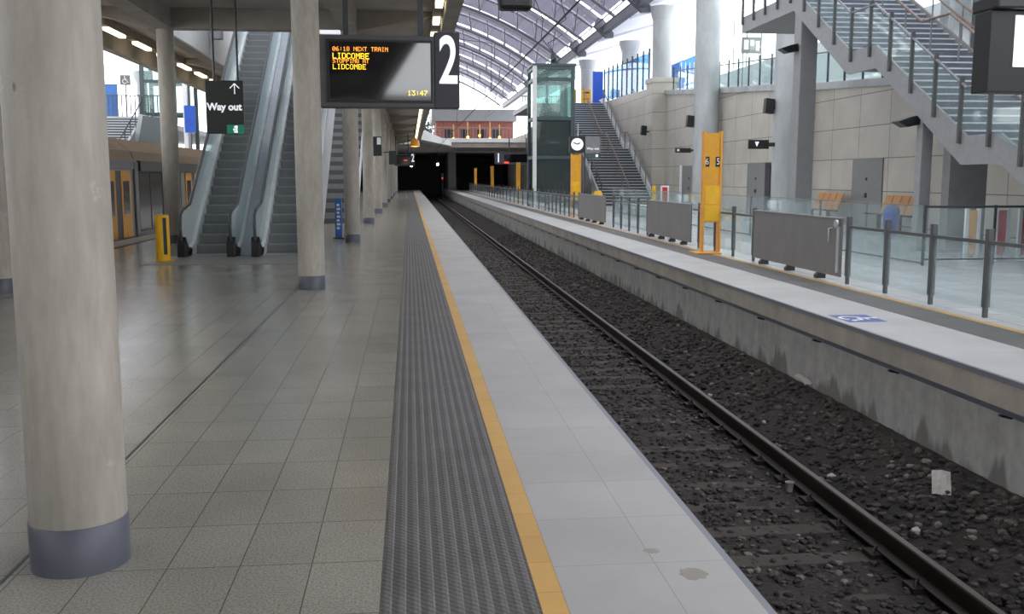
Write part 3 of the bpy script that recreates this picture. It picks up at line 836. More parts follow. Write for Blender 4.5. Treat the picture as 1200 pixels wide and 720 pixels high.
# far platform indicator facing us
def indicator_one():
    x, y = 7.75, 86
    t = thing('train_indicator', 'distant train indicator with white one, beneath the bridge beside lift tower', 'display board', (x + 2, y, 2.9), 'hanging train indicators')
    part('case', MB().box(x - .3, x + 3.6, y, y + .3, 2.75, 3.75), 'display_case', t)
    text('1', 1.05, (x, y - .012, 3.25), 'sign_white', t, 'numeral', .7, .03)
    part('screen', MB().box(x + .5, x + 2.6, y - .01, y, 2.9, 3.6), 'screen', t)
    part('led_line', MB().box(x + .5, x + .9, y - .02, y - .01, 2.8, 2.95), 'led_red', t)
    part('hanger', MB().box(x + .9, x + 1.0, y + .1, y + .2, 3.75, 5.0), 'steel_dark', t); part('hanger', MB().box(x + 2.4, x + 2.5, y + .1, y + .2, 3.75, 5.0), 'steel_dark', t)
indicator_one()
# little signs on the receding columns
for i, (x, y, z0, z1, lab) in enumerate([(-1.4, 44.9, 2.55, 3.4, 'dark sign with pale square fixed to the fifth column of the row'), (-.87, 55.3, 2.3, 3.05, 'dark sign projecting from the sixth column of the row')]):
    t = thing('column_sign', lab, 'sign', (x, y, z0))
    part('panel', MB().box(x - .22, x + .2, y - .33, y - .25, z0, z1), 'sign_dark', t)
    part('arm', MB().box(x - .5, x - .02, y - .25, y - .2, z1 - .1, z1 - .05), 'sign_dark', t)
    if i == 0: part('pale_square', MB().box(x + .0, x + .17, y - .34, y - .33, z0 + .5, z1 - .05), 'white', t)
# amber dome lamp deep under the canopy
t = thing('dome_lamp', 'amber dome lamp glowing above the distant white two', 'lamp', (.52, 84, 4.2))
part('stem', MB().tube([(.52, 84, 4.9), (.52, 84, ZS)], .04, 8), 'steel_dark', t)
part('shade', MB().lathe([(.42, 0), (.36, .4), (.2, .62), (.03, .7)], (.52, 84, 4.2), 20), 'stand_orange', t)
part('bulb', MB().lathe([(.05, -.05), (.3, -.02), (.3, .0)], (.52, 84, 4.2), 16), 'lamp_amber', t)

# ------------------------------------------------------------------ box hanging at the top of the picture, over the coping
t = thing('hanging_monitor', 'black rounded box hanging over the track at the top edge', 'monitor', (1.6, 15, 4.08))
part('casing', MB().box(1.36, 1.86, 14.9, 15.2, 4.08, 4.5), 'black', t, .05)
part('arm', MB().box(1.14, 1.5, 15.0, 15.1, 4.7, 4.78).box(1.45, 1.5, 15.0, 15.1, 4.5, 4.7), 'steel_dark', t)
part('marking', MB().prism([(1.57, 14.895, 4.27), (1.65, 14.895, 4.27), (1.61, 14.895, 4.19)], (0, .006, 0)), 'steel_mid', t)

# ------------------------------------------------------------------ train at the left
TX = -7.47
t = thing('train', 'silver train with orange doors standing beyond the yellow bollard', 'train', (TX - 1.4, 24, -1.35))
ty0, ty1 = -34.0, 46.0
prof = [(TX, -1.0), (TX, 2.0), (TX - .08, 2.28), (TX - .55, 2.62), (TX - 1.45, 2.72), (TX - 2.35, 2.62), (TX - 2.82, 2.28), (TX - 2.9, 2.0), (TX - 2.9, -1.0)]
part('body', MB().prism([(x, ty0, z) for x, z in prof], (0, ty1 - ty0, 0)), 'train_steel', t)
rp = [(TX + .01, 2.05), (TX - .07, 2.31), (TX - .55, 2.66), (TX - 1.45, 2.76), (TX - 2.35, 2.66), (TX - 2.83, 2.31), (TX - 2.8, 2.25), (TX - 1.45, 2.6), (TX - .1, 2.25)]
part('roof', MB().prism([(x, ty0, z) for x, z in rp], (0, 27.9 - ty0, 0)), 'train_roof', t)
part('roof', MB().prism([(x, 28.0, z) for x, z in rp], (0, ty1 - 28, 0)), 'train_roof', t)
mm = MB()
for i in range(9):
    for j in range(3):
        y = 24.0 + i * .34; u0, u1 = .12 + j * .27, .30 + j * .27
        R = lambda u, d: (TX - .07 - .48 * u - .59 * d, 2.31 + .35 * u + .81 * d)
        (xa, za), (xb, zb) = R(u0, .004), R(u1, .004); (xc, zc), (xd, zd) = R(u1, -.01), R(u0, -.01)
        mm.prism([(xa, y, za), (xb, y, zb), (xc, y, zc), (xd, y, zd)], (0, .2, 0))
part('roof_vent', mm, 'train_dark', t)
part('cant_rail', MB().box(TX, TX + .03, ty0, 27.9, 1.82, 2.05), 'train_grey', t, .01)
def leaf(y0, y1):
    d = part('door', MB().box(TX, TX + .025, y0, y1, .02, 1.77), 'train_orange', t, .006)
    part('window', MB().box(TX + .025, TX + .03, y0 + .16, y1 - .16, .62, 1.5), 'train_glass', d)
for a in (25.2, 34.1, 14.6):
    leaf(a, a + .92); leaf(a + 1.42, a + 2.3)
    part('door_gap', MB().box(TX + .001, TX + .012, a + .92, a + 1.42, .02, 1.77), 'train_dark', t)
for y in (28.0, 33.4, 36.9): part('end_pillar', MB().box(TX, TX + .05, y - .12, y + .22, -.1, 2.02), 'train_grey', t, .02)
part('window_band', MB().box(TX, TX + .03, 28.3, 33.2, .1, 1.75), 'train_glass', t, .01)
part('window_band', MB().box(TX, TX + .03, 37.2, 45.5, .4, 1.75), 'train_glass', t, .01)
part('window_band', MB().box(TX, TX + .03, 17.6, 24.6, .8, 1.75), 'train_glass', t, .01)
for y in (29.5, 30.9, 32.2): part('window_mullion', MB().box(TX + .03, TX + .04, y - .03, y + .03, .1, 1.75), 'train_dark', t)
part('roof_edge', MB().box(TX, TX + .12, 28.2, 45.5, 1.76, 2.06), 'train_dark', t, .02)
for y in (14, 19.5, 30, 42): part('bogie', MB().box(TX - 2.6, TX - .3, y - 1.2, y + 1.2, -1.35, -1.0), 'train_dark', t)

# ------------------------------------------------------------------ tunnel mouth / bridge at the end
struct('wall_tunnel_end', MB().box(-12, 30, 168, 168.5, -2, 8), 'dark_tunnel', label='dark end wall inside the tunnel', cat='wall')
struct('wall_tunnel_left', MB().box(-12.3, -12, 112, 168, -2, 6), 'dark_tunnel', label='dark wall of the tunnel beside the island platform', cat='wall')
struct('wall_tunnel_right', MB().box(16, 16.4, 100, 168, -2, 6), 'dark_tunnel', label='dark wall of the tunnel beyond the lift', cat='wall')
struct('ground_tunnel', MB().box(-12, 16, 125, 168, -1.75, -1.32), 'dark_tunnel', label='dark track bed inside the tunnel', cat='ground')
struct('wall_tunnel_divider', MB().box(5.2, 6.2, 132, 168, -1.3, 5), 'dark_tunnel', label='dark wall between the tunnel openings', cat='wall')
t = thing('footbridge', 'concrete footbridge spanning the tracks above the dark tunnel', 'bridge', (4, 112, 5))
part('deck', MB().box(-12, 16.4, 112, 132, 4.95, 5.3), 'concrete_slab', t)
struct('ground_beyond_bridge', MB().box(-12, 16.4, 132, 175, 4.9, 5.3), 'concrete_slab', label='raised ground behind the footbridge', cat='ground')
part('edge_beam', MB().box(1.2, 16.4, 111.4, 112, 5.5, 5.95), 'concrete_white', t); part('edge_soffit', MB().box(1.2, 16.4, 111.7, 112, 4.95, 5.5), 'concrete_beam', t)
mm = MB()
for i in range(30): mm.box(3 + i * .42, 3.05 + i * .42, 111.6, 111.65, 5.95, 7.1)
mm.box(3, 15.4, 111.58, 111.68, 7.1, 7.18)
part('railing', mm, 'steel_mid', t)
part('sloping_edge', MB().prism([(1.3, 104, 6.6), (4.6, 108, 5.4), (4.6, 108, 5.0), (1.3, 104, 5.5)], (0, 7.4, 0)), 'concrete_white', t)
t = thing('brick_building', 'red brick building with grey roof standing behind the footbridge', 'building', (8.5, 140, 5.3))
part('walls', MB().box(3.8, 14.5, 138, 150, 5.3, 9.6), 'brick', t)
part('roof', MB().box(3.2, 14.9, 137.4, 150.6, 9.3, 10.9), 'steel_mid', t)
for i in range(4): part('window', MB().box(5 + i * 2.2, 6.2 + i * 2.2, 137.95, 138, 6.6, 8.2), 'train_glass', t)
for i, x in enumerate((5.6, 7.4, 8.9, 10.2, 11.4)):
    t = thing('lamp_post', 'slim amber lamp post on the footbridge, %s along the brick building' % ORD[i], 'lamp post', (x, 125, 5.3), 'lamp posts on the footbridge')
    part('pole', MB().tube([(x, 125, 5.3), (x, 125, 8.2 + .3 * (i % 2))], .06, 8), 'stand_orange', t)
    part('lamp_head', MB().lathe([(.05, 0), (.16, .1), (.16, .3), (.04, .4)], (x, 125, 6.2 + .2 * (i % 3)), 12), 'lamp_amber', t)
for i, (x, z, y) in enumerate([(.3, 3.0, 120), (3.55, 3.2, 124)]):
    t = thing('tunnel_lamp', ['white lamp glowing in the tunnel above the end of the coping', 'white lamp glowing in the tunnel over the track'][i], 'lamp', (x, y, z), 'white lamps in the tunnel')
    part('globe', MB().lathe([(.02, -.14), (.1, -.1), (.14, 0), (.1, .1), (.02, .14)], (x, y, z), 14), 'lamp_white', t)
    part('stem', MB().tube([(x, y, z + .13), (x, y, 4.95)], .03, 6), 'steel_dark', t)
t = thing('signal', 'faint red signal light deep in the tunnel', 'signal', (4.2, 126, -.3))
part('post', MB().tube([(4.2, 126, -1.3), (4.2, 126, 1.2)], .06, 8), 'steel_dark', t)
part('head', MB().box(4.05, 4.35, 125.85, 126.1, 1.2, 2.1), 'black', t)
part('lens', MB().disc((4.2, 125.85, 1.5), .09, (0, -1, 0), .02, 14), 'led_red', t)
# trees beyond the bridge, in the gap left of the brick building
def tree(x, y, z, h, label):
    t = thing('tree', label, 'tree', (x, y, z), 'trees beyond the footbridge')
    part('trunk', MB().tube([(x, y, z), (x + .2, y, z + h * .6)], [.2, .1], 8), 'rail_brown', t)
    r = random.Random(int(x * 10)); mm = MB()
    for k in range(420):
        a, b, c = r.gauss(0, .3), r.gauss(0, .3), r.gauss(0, .25)
        px, py, pz = x + a * h * .8, y + b * h * .8, z + h * .68 + c * h * .8; s = .2 + .25 * r.random()
        d = Vector((r.uniform(-1, 1), r.uniform(-1, 1), r.uniform(-1, 1))).normalized() * s; e = d.orthogonal().normalized() * s * .5
        p = Vector((px, py, pz)); mm.add([p - d, p - e, p + d, p + e], [(0, 1, 2, 3)])
    part('foliage', mm, 'foliage', t)
tree(.6, 150, 5.3, 5.4, 'grey green tree beyond the bridge, beside the canopy edge'); tree(2.2, 158, 5.3, 4.8, 'grey green tree beyond the bridge, next to the brick building')

# ------------------------------------------------------------------ right wall with sloping ledge
W = 14.7
led = [(24, 4.1), (25, 4.15), (30, 4.44), (34.9, 4.74), (39.1, 5.08), (46, 5.55), (56, 6.3)]
poly = [(W, 24, 0)] + [(W, y, z) for y, z in led] + [(W, 56, 0)]
struct('wall_right_front', MB().box(W, W + .5, -36, 24, 0, 4.1), 'wall_panel', label='beige panel wall under the steel stair', cat='wall')
struct('wall_right', MB().prism([p for p in poly], (.5, 0, 0)), 'wall_panel', label='beige panel wall behind the far platform', cat='wall')
mm = MB()
for (y0, z0), (y1, z1) in zip(led, led[1:]):
    mm.prism([(W - .12, y0, z0), (W - .12, y1, z1), (W - .12, y1, z1 + .24), (W - .12, y0, z0 + .24)], (.75, 0, 0))
struct('trim_wall_ledge', mm, 'concrete_grey', label='grey sloping ledge on top of the beige panel wall', cat='ledge')
struct('wall_pier', MB().box(13.9, 15.3, 56, 57.6, 0, 7.0).box(13.84, 15.36, 55.94, 57.66, 7.0, 7.25), 'wall_panel', label='beige pier carrying a round column beside the broad stair', cat='wall')
struct('wall_stair_side', MB().prism([(13.95, 57.6, 0), (13.95, 73, 0), (13.95, 73, 7.0), (13.95, 57.6, 6.75)], (1.2, 0, 0)), 'wall_panel', label='beige wall beside the broad stair', cat='wall')
struct('wall_right_far', MB().box(13.95, W + .5, 73, 140, 0, 6.8), 'wall_panel', label='beige wall beyond the broad stair', cat='wall')
# ramp slab behind the wall
mm = MB()
for (y0, z0), (y1, z1) in zip(led, led[1:]): mm.prism([(W + .5, y0, z0 - .2), (W + .5, y1, z1 - .2), (W + .5, y1, z1), (W + .5, y0, z0)], (6, 0, 0))
mm.box(W + .5, W + 9, 57.7, 140, 6.5, 6.8)
struct('floor_upper_right', mm, 'concrete_white', label='upper walkway behind the beige wall', cat='floor')
# railing on the ledge
t = thing('ledge_railing', 'dark railing with glass on the sloping ledge above the beige wall', 'railing', (W + .1, 38, 4.4))
mm = MB(); n = 0
def ledz(y):
    for (a, za), (b, zb) in zip(led, led[1:]):
        if a <= y <= b: return za + (zb - za) * (y - a) / (b - a) + .24
    return led[-1][1] + .24
ys = [27.3 + 1.38 * i for i in range(21)]
for y in ys: part('post', MB().box(W + .07, W + .13, y - .03, y + .03, ledz(y) - .02, ledz(y) + 1.25), 'steel_dark', t)
for a, b in zip(ys, ys[1:]):
    part('glass_panel', MB().prism([(W + .1, a + .04, ledz(a) + .08), (W + .1, b - .04, ledz(b) + .08), (W + .1, b - .04, ledz(b) + 1.0), (W + .1, a + .04, ledz(a) + 1.0)], (.01, 0, 0)), 'glass_clear', t)
part('handrail', MB().tube([(W + .1, y, ledz(y) + 1.06) for y in ys], .03, 8), 'steel_mid', t)
# tall screen above the stair wall
t = thing('stair_screen', 'tall glass screen with dark posts rising along the broad stair wall', 'railing', (14.2, 65, 6.9))
for i in range(10):
    y = 58.2 + i * 1.5; z = 6.75 + (y - 57.6) * .016
    part('post', MB().box(14.15, 14.25, y - .05, y + .05, z, z + 2.4), 'steel_dark', t)
    if i < 9: part('glass_panel', MB().box(14.19, 14.21, y + .08, y + 1.42, z + .12, z + 2.2), 'glass_blue', t)
# doors in the wall
def wall_door(n, y0, y1, top):
    t = struct('door_%d' % n, MB().box(W - .04, W, y0, y1, 0, top), 'door_grey', None, ['grey double door in the beige wall beside the timber benches', 'grey door in the beige wall near the triangle sign', 'grey door in the beige wall beside the tall pale column'][n - 1], 'door')
    if n == 2: struct('door_gap', MB().box(W - .05, W - .04, y0 - .62, y0, 0, top), 'train_dark', t)
    if n == 3: struct('door_frame', MB().box(W - .08, W - .04, y1 - .35, y1, 0, top + .05), 'white', t)
    struct('door_handle', MB().box(W - .07, W - .04, (y0 + y1) / 2 - .06, (y0 + y1) / 2 + .06, .95, 1.1).box(W - .06, W - .04, (y0 + y1) / 2 - .05, (y0 + y1) / 2 + .05, 1.5, 1.6), 'black', t)
wall_door(1, 29.5, 31.6, 2.2); wall_door(2, 39.7, 41.9, 2.2); wall_door(3, 49.2, 52.6, 2.2)

# large round columns in front of the wall
big = column(14.0, 46.0, .58, 11.3, 'tall pale round column behind the yellow number stand', 'tall round columns by the beige wall', 'concrete_grey', False, True)
dup(big, (14.0, 35.6, 0), 'tall pale round column beneath the landing of the steel stair')
p2 = column(14.6, 56.8, .56, 11.3, 'round column with flared top standing on the beige pier', 'columns on the upper level', 'concrete_grey', False, True, 7.25)
dup(p2, (15.2, 67.9, 6.8), 'round column with flared top behind the tall glass screen')
dup(p2, (14.3, 79, 6.8), 'round column with flared top beside the blue hoarding'); dup(p2, (14.3, 90, 6.8), 'flared column farthest along the upper level, behind the lift')

# signs, speakers
def speaker(x, y, z, label, br=.2):
    t = thing('speaker', label, 'speaker', (x, y, z), 'black speakers on the columns')
    part('box', MB().prism([(x - .2, y, z), (x + .12, y - .0, z - .04), (x + .16, y, z + .5), (x - .16, y, z + .54)], (0, .3, 0)), 'black', t, .02)
    part('bracket', MB().box(x + .13, x + br, y + .1, y + .18, z + .14, z + .22), 'steel_dark', t)
speaker(13.22, 35.45, 3.95, 'black speaker on the column beneath the steel stair landing')
speaker(13.26, 45.9, 3.98, 'black speaker on the column behind the yellow stand')
speaker(13.6, 56.6, 4.05, 'black speaker on the beige pier beside the broad stair', .3)
t = thing('bracket_sign', 'dark sign with pale triangle reaching from the column under the landing', 'sign', (12.9, 35.5, 2.65), 'dark bracket signs')
part('panel', MB().box(12.43, 13.2, 35.45, 35.55, 2.64, 2.97), 'sign_dark', t, .01)
part('arm', MB().box(13.2, 13.46, 35.47, 35.53, 2.73, 2.87), 'steel_dark', t)
part('triangle', MB().prism([(12.66, 35.44, 2.9), (12.82, 35.44, 2.9), (12.74, 35.44, 2.72)], (0, .01, 0)), 'sign_white', t)
t = thing('bracket_sign', 'slim dark sign reaching from the column behind the yellow stand', 'sign', (12.9, 46, 2.7), 'dark bracket signs')
part('panel', MB().box(12.55, 13.3, 45.95, 46.05, 2.76, 2.98), 'sign_dark', t, .01)
part('arm', MB().box(13.3, 13.46, 45.97, 46.03, 2.82, 2.92), 'steel_dark', t)
part('pale_dot', MB().box(12.62, 12.74, 45.94, 45.95, 2.83, 2.93), 'white', t)

# timber benches
def bench(y0, label):
    t = thing('bench', label, 'bench', (14.2, y0 + 1, 0), 'timber benches by the beige wall')
    for k in range(4):
        y = y0 + k * .5
        part('back_board', MB().prism([(14.2, y, .52), (14.24, y, .52), (14.46, y, 1.07), (14.42, y, 1.07)], (0, .46, 0)), 'timber', t, .008)
    part('seat', MB().prism([(13.72, y0 - .05, .5), (14.22, y0 - .05, .46), (14.22, y0 - .05, .51), (13.72, y0 - .05, .55)], (0, 2.1, 0)), 'black', t, .01)
    for y in (y0 + .3, y0 + 1.6): part('leg', MB().box(14.0, 14.08, y, y + .08, 0, .48), 'black', t)
    part('back_rail', MB().bar((14.44, y0, .8), (14.44, y0 + 1.96, .8), .04, .06), 'black', t)
    part('wall_bracket', MB().box(14.44, W, y0 + .95, y0 + 1.03, .78, .84), 'black', t)
    return t
bench(30.9 + .75, 'timber backed bench left of the double grey doors'); bench(26.7, 'timber backed bench beside the blue bin')
t = thing('bin', 'blue plastic bin beside the timber bench', 'bin', (13.4, 26.3, 0))
part('body', MB().lathe([(.19, 0), (.22, .5), (.22, .62)], (13.4, 26.3, 0), 20), 'blue', t)
part('lid', MB().lathe([(.225, .62), (.22, .7), (.16, .8), (.05, .84)], (13.4, 26.3, 0), 20), 'blue_totem', t)

# red framed board and short yellow post behind the gate
t = thing('red_board', 'small red board with white frame behind the metal gate', 'sign', (10.5, 40, 0))
part('frame', MB().box(10.34, 10.40, 39.98, 40.02, 0, 1.26).box(10.62, 10.68, 39.98, 40.02, 0, 1.26).box(10.4, 10.62, 39.98, 40.02, 1.2, 1.26), 'white', t)
part('panel', MB().box(10.4, 10.62, 39.985, 40.015, .3, 1.2), 'red', t)
solo('yellow_post', MB().box(9.98, 10.12, 39.9, 40.1, 0, 1.26), 'yellow', 'short yellow post beside the red framed board', 'post', None, .02)
solo('yellow_bin', MB().lathe([(.18, 0), (.18, .95), (.12, 1.1)], (7.05, 36.6, 0), 16), 'stand_bright', 'small yellow post cap behind the fence under the clock', 'post')

# striped boards behind the inner fence, right
for i, (x, w, c, lab) in enumerate([(10.82, .17, 'pale_orange', 'white framed barrier board with orange panel behind the glass'), (11.42, .17, 'red', 'white framed barrier board with broad red panel behind the glass'), (11.88, .1, 'red', 'white framed barrier board with narrow red panel at the frame edge')]):
    t = thing('barrier_board', lab, 'barrier', (x, 18, 0), 'striped barrier boards')
    part('panel', MB().box(x - w / 2, x + w / 2, 17.98, 18.02, .1, .97), c, t)
    for s in (-1, 1):
        part('side_rail', MB().box(x + s * (w / 2 + .035) - .035, x + s * (w / 2 + .035) + .035, 17.97, 18.03, .03, 1.0), 'white', t, .006)
    part('foot', MB().box(x - w / 2 - .1, x + w / 2 + .1, 17.8, 18.2, 0, .03), 'white', t)

# ------------------------------------------------------------------ steel stair at the right
XS0, XS1 = 11.0, 14.2
st = thing('steel_stair', 'broad steel stair with bright nosings coming down behind the platform', 'stairs', (12.6, 21, 0))
fl = [((27.66, 6.58), (23.93, 4.48)), ((22.67, 4.42), (18.6, 2.2)), ((17.49, 2.17), (13.6, 0.0))]
part('landing', MB().box(XS0, XS1, 27.66, 32.2, 6.3, 6.58), 'stair_steel', st); part('landing', MB().box(XS0, XS1, 22.6, 23.95, 4.2, 4.45), 'stair_steel', st)
part('landing', MB().box(XS0, XS1, 17.45, 18.65, 1.95, 2.18), 'stair_steel', st)
cnt = [12, 13, 13]
for ((ya, za), (yb, zb)), n in zip(fl, cnt):
    for i in range(n):
        y = yb + (ya - yb) * i / n; z = zb + (za - zb) * (i + 1) / n; r = (za - zb) / n; g = (ya - yb) / n
        s = part('tread', MB().box(XS0 + .05, XS1 - .05, y, y + g + .02, z - .05, z).box(XS0 + .05, XS1 - .05, y + g, y + g + .02, z, z + r - .05), 'tread', st)
        part('nosing', MB().box(XS0 + .05, XS1 - .05, y - .012, y + .05, z - .03, z + .004), 'nosing_white', s)
for x in (XS0 - .06, XS1):
    pts = [(13.5, 0)] 
    up = [(13.45, .0), (13.45, .25), (17.47, 2.42), (18.62, 2.42), (22.65, 4.7), (23.95, 4.7), (27.66, 6.8), (32.2, 6.8)]
    dn = [(32.2, 6.3), (27.8, 6.3), (24.1, 4.15), (22.6, 4.15), (18.75, 1.85), (17.4, 1.85), (14.2, 0)]
    part('stringer', MB().prism([(x, y, z) for y, z in up + dn], (.06, 0, 0)), 'stair_steel', st)
line = [(13.4, .15), (17.47, 2.35), (18.62, 2.35), (22.65, 4.62), (23.95, 4.62), (27.66, 6.72), (32.2, 6.72)]
def lz(y):
    for (a, za), (b, zb) in zip(line, line[1:]):
        if a <= y <= b: return za + (zb - za) * (y - a) / (b - a)
    return line[-1][1]
ys = [13.7 + 1.02 * i for i in range(19)]
for y in ys: part('railing_post', MB().box(XS0 - .13, XS0 - .06, y - .035, y + .035, lz(y) - .18, lz(y) + 1.12), 'steel_post', st)
part('handrail', MB().tube([(XS0 - .1, y, z + 1.0) for y, z in line], .03, 8), 'steel_mid', st)
for a, b in zip(ys, ys[1:]):
    part('glass_panel', MB().prism([(XS0 - .1, a + .06, lz(a) + .12), (XS0 - .1, b - .06, lz(b) + .12), (XS0 - .1, b - .06, lz(b) + .95), (XS0 - .1, a + .06, lz(a) + .95)], (.01, 0, 0)), 'glass_clear', st)
t = part('handrail', MB().tube([(12.75, y, z + .82) for y, z in line], .035, 8), 'rail_brown', st); t['label'] = 'brown middle handrail'
for y in [14.4 + 1.3 * i for i in range(14)]: part('post', MB().tube([(12.75, y, lz(y) - .19), (12.75, y, lz(y) + .82)], .022, 8), 'steel_mid', t)
t = part('handrail', MB().tube([(XS1 + .03, y, z + .95) for y, z in line], .03, 8), 'rail_brown', st); t['label'] = 'brown double handrail by the wall'
part('lower_rail', MB().tube([(XS1 + .03, y, z + .62) for y, z in line], .03, 8), 'rail_brown', t)
for y in [14.2 + 1.5 * i for i in range(12)]: part('post', MB().tube([(XS1 + .03, y, lz(y) - .1), (XS1 + .03, y, lz(y) + .95)], .022, 8), 'steel_mid', t)
part('support_post', MB().box(11.03, 11.53, 27.4, 27.9, 0, 6.3), 'stair_steel', st, .02)
part('support_post', MB().box(11.02, 11.28, 20.45, 20.7, 0, 2.95), 'stair_steel', st, .02)
part('shade_block', MB().box(11.5, 12.35, 20.1, 20.4, 0, 2.8), 'stair_steel', st)  # added block standing in for the shade under the stair
def lamp_box(x, y, z, label):
    t = thing('floodlight', label, 'floodlight', (x, y, z), 'dark floodlights on the stair')
    part('head', MB().prism([(x - .5, y, z + .12), (x - .28, y, z), (x + .02, y, z + .06), (x + .0, y, z + .26), (x - .2, y, z + .22)], (0, .35, 0)), 'black', t, .015)
    part('arm', MB().box(x - .02, x + .1, y + .12, y + .2, z + .1, z + .18), 'steel_dark', t)
lamp_box(11.0, 27.5, 5.1, 'dark floodlight on the square post under the stair landing')
lamp_box(11.02, 20.55, 2.68, 'dark floodlight on the slim post under the steel stair')
# glazed wall behind the upper flight
t = thing('glazed_screen', 'grey glazed screen above the beige wall, behind the steel stair', 'screen', (W + .3, 18, 4.55))
part('panel', MB().box(W + .25, W + .3, 10, 25.5, 4.55, 10), 'panel_dark', t)
part('pale_panel', MB().box(W + .25, W + .3, 25.55, 27.1, 4.55, 10), 'stainless', t)
for i in range(9): part('mullion', MB().box(W + .17, W + .25, 10.5 + i * 2, 10.6 + i * 2, 4.55, 10), 'steel_post' if i % 2 else 'stainless', t)
part('sill', MB().box(W + .05, W + .45, 10, 23.95, 4.1, 4.55), 'steel_post', t)

# dark hanging display at the top right
t = thing('side_display', 'dark hanging display with white panel cut by the right frame edge', 'display board', (7.6, 11.5, 2.63))
part('case', MB().box(6.99, 8.3, 11.5, 11.85, 2.63, 3.6), 'display_black', t, .01)
part('number_panel', MB().box(7.30, 8.2, 11.49, 11.5, 2.93, 3.54), 'sign_white', t)
part('top_box', MB().box(7.0, 8.3, 11.4, 11.95, 3.6, 3.78), 'black', t, .03)
for x in (7.3, 8.0): part('pole', MB().box(x - .04, x + .04, 11.62, 11.72, 3.78, 7.0), 'steel_dark', t)
part('cross_beam', MB().box(6.9, W + .2, 11.6, 11.75, 7.0, 7.2), 'steel_dark', t)

# ------------------------------------------------------------------ broad stair in the middle
bs = thing('broad_stair', 'broad grey stair climbing beside the beige pier', 'stairs', (13, 66, 0))
X0, X1 = 10.8, 13.93
n1 = 20
k = 0
for yb, zb in ((55.1, 0.0), (63.4, 3.42)):
    for i in range(n1):
        y = yb + i * .345; z = zb + (i + 1) * .171
        s = part('step', MB().box(X0, X1, y, y + .36, z - .24, z), 'steel_post', bs)
        part('nosing', MB().box(X0, X1, y - .02, y + .06, z - .03, z + .006), 'nosing_white', s)
part('landing', MB().box(X0, X1, 62.0, 63.42, 3.2, 3.42), 'steel_post', bs)
part('landing', MB().box(X0 - 2.4, X1, 70.3, 80, 6.5, 6.84), 'steel_post', bs)
line2 = [(55.1, .17), (62.0, 3.5), (63.4, 3.5), (70.3, 6.9)]
up = [(54.9, 0), (54.9, .45)] + [(y, z + .25) for y, z in line2[1:]] + [(71.8, 7.1), (71.8, 6.3), (70.3, 6.3), (63.6, 2.95), (61.8, 2.95), (55.7, 0)]
part('stringer', MB().prism([(X0 - .1, y, z) for y, z in up], (.1, 0, 0)), 'concrete_grey', bs)
part('wall_stringer', MB().prism([(X1 - .12, y, z + .06) for y, z in up[:6]] + [(X1 - .12, 70.3, 6.85), (X1 - .12, 63.4, 3.42), (X1 - .12, 62.0, 3.42)], (.12, 0, 0)), 'concrete_white', bs)
for x, lab, mat in ((13.78, 'pale handrail', 'steel_mid'), (12.4, 'brown handrail', 'rail_brown'), (X0 + .05, 'dark handrail', 'steel_dark')):
    t = part('handrail', MB().tube([(x, y, z + .95) for y, z in line2], .04, 8), mat, bs); t['label'] = lab
    for i in range(11):
        y = 55.4 + i * 1.45
        z = [a[1] + (b[1] - a[1]) * (y - a[0]) / (b[0] - a[0]) for a, b in zip(line2, line2[1:]) if a[0] <= y <= b[0]][0]
        part('post', MB().tube([(x, y, z - .15), (x, y, z + .95)], .03, 8), mat, t)
# boards and blue hoarding at the stair head
for i, (x, lab) in enumerate(((12.5, 'yellow notice board at the stair head, beside the lift'), (13.62, 'yellow notice board with black arrow beside the blue hoarding'))):
    t = thing('notice_board', lab, 'sign', (x, 76, 6.84), 'yellow boards at the stair head')
    part('panel', MB().box(x - .37, x + .37, 75.97, 76.03, 7.15, 8.3), 'stand_yellow', t, .01)
    for s in (-.3, .3): part('leg', MB().box(x + s - .03, x + s + .03, 75.97, 76.03, 6.84, 7.15), 'steel_dark', t)
    part('marking', MB().box(x - .22, x + .25, 75.96, 75.97, 8.0, 8.12).box(x - .25, x + .2, 75.96, 75.97, 7.55, 7.6).prism([(x + .1, 75.96, 7.5), (x + .1, 75.96, 7.68), (x + .27, 75.96, 7.58)], (0, .01, 0)), 'black', t)
solo('blue_hoarding', MB().box(14.2, 15.0, 76.2, 76.5, 6.84, 9.7), 'blue', 'tall blue hoarding panel at the head of the broad stair', 'hoarding', None, .02)
t = thing('upper_railing', 'pale vertical bar railing at the head of the broad stair', 'railing', (10.5, 77, 6.84))
mm = MB()
for i in range(18): mm.box(9.1 + i * .18, 9.14 + i * .18, 79.4, 79.44, 6.84, 8.0)
part('bars', mm, 'steel_post', t); part('handrail', MB().box(9.0, 12.3, 79.38, 79.46, 8.0, 8.07), 'steel_post', t)

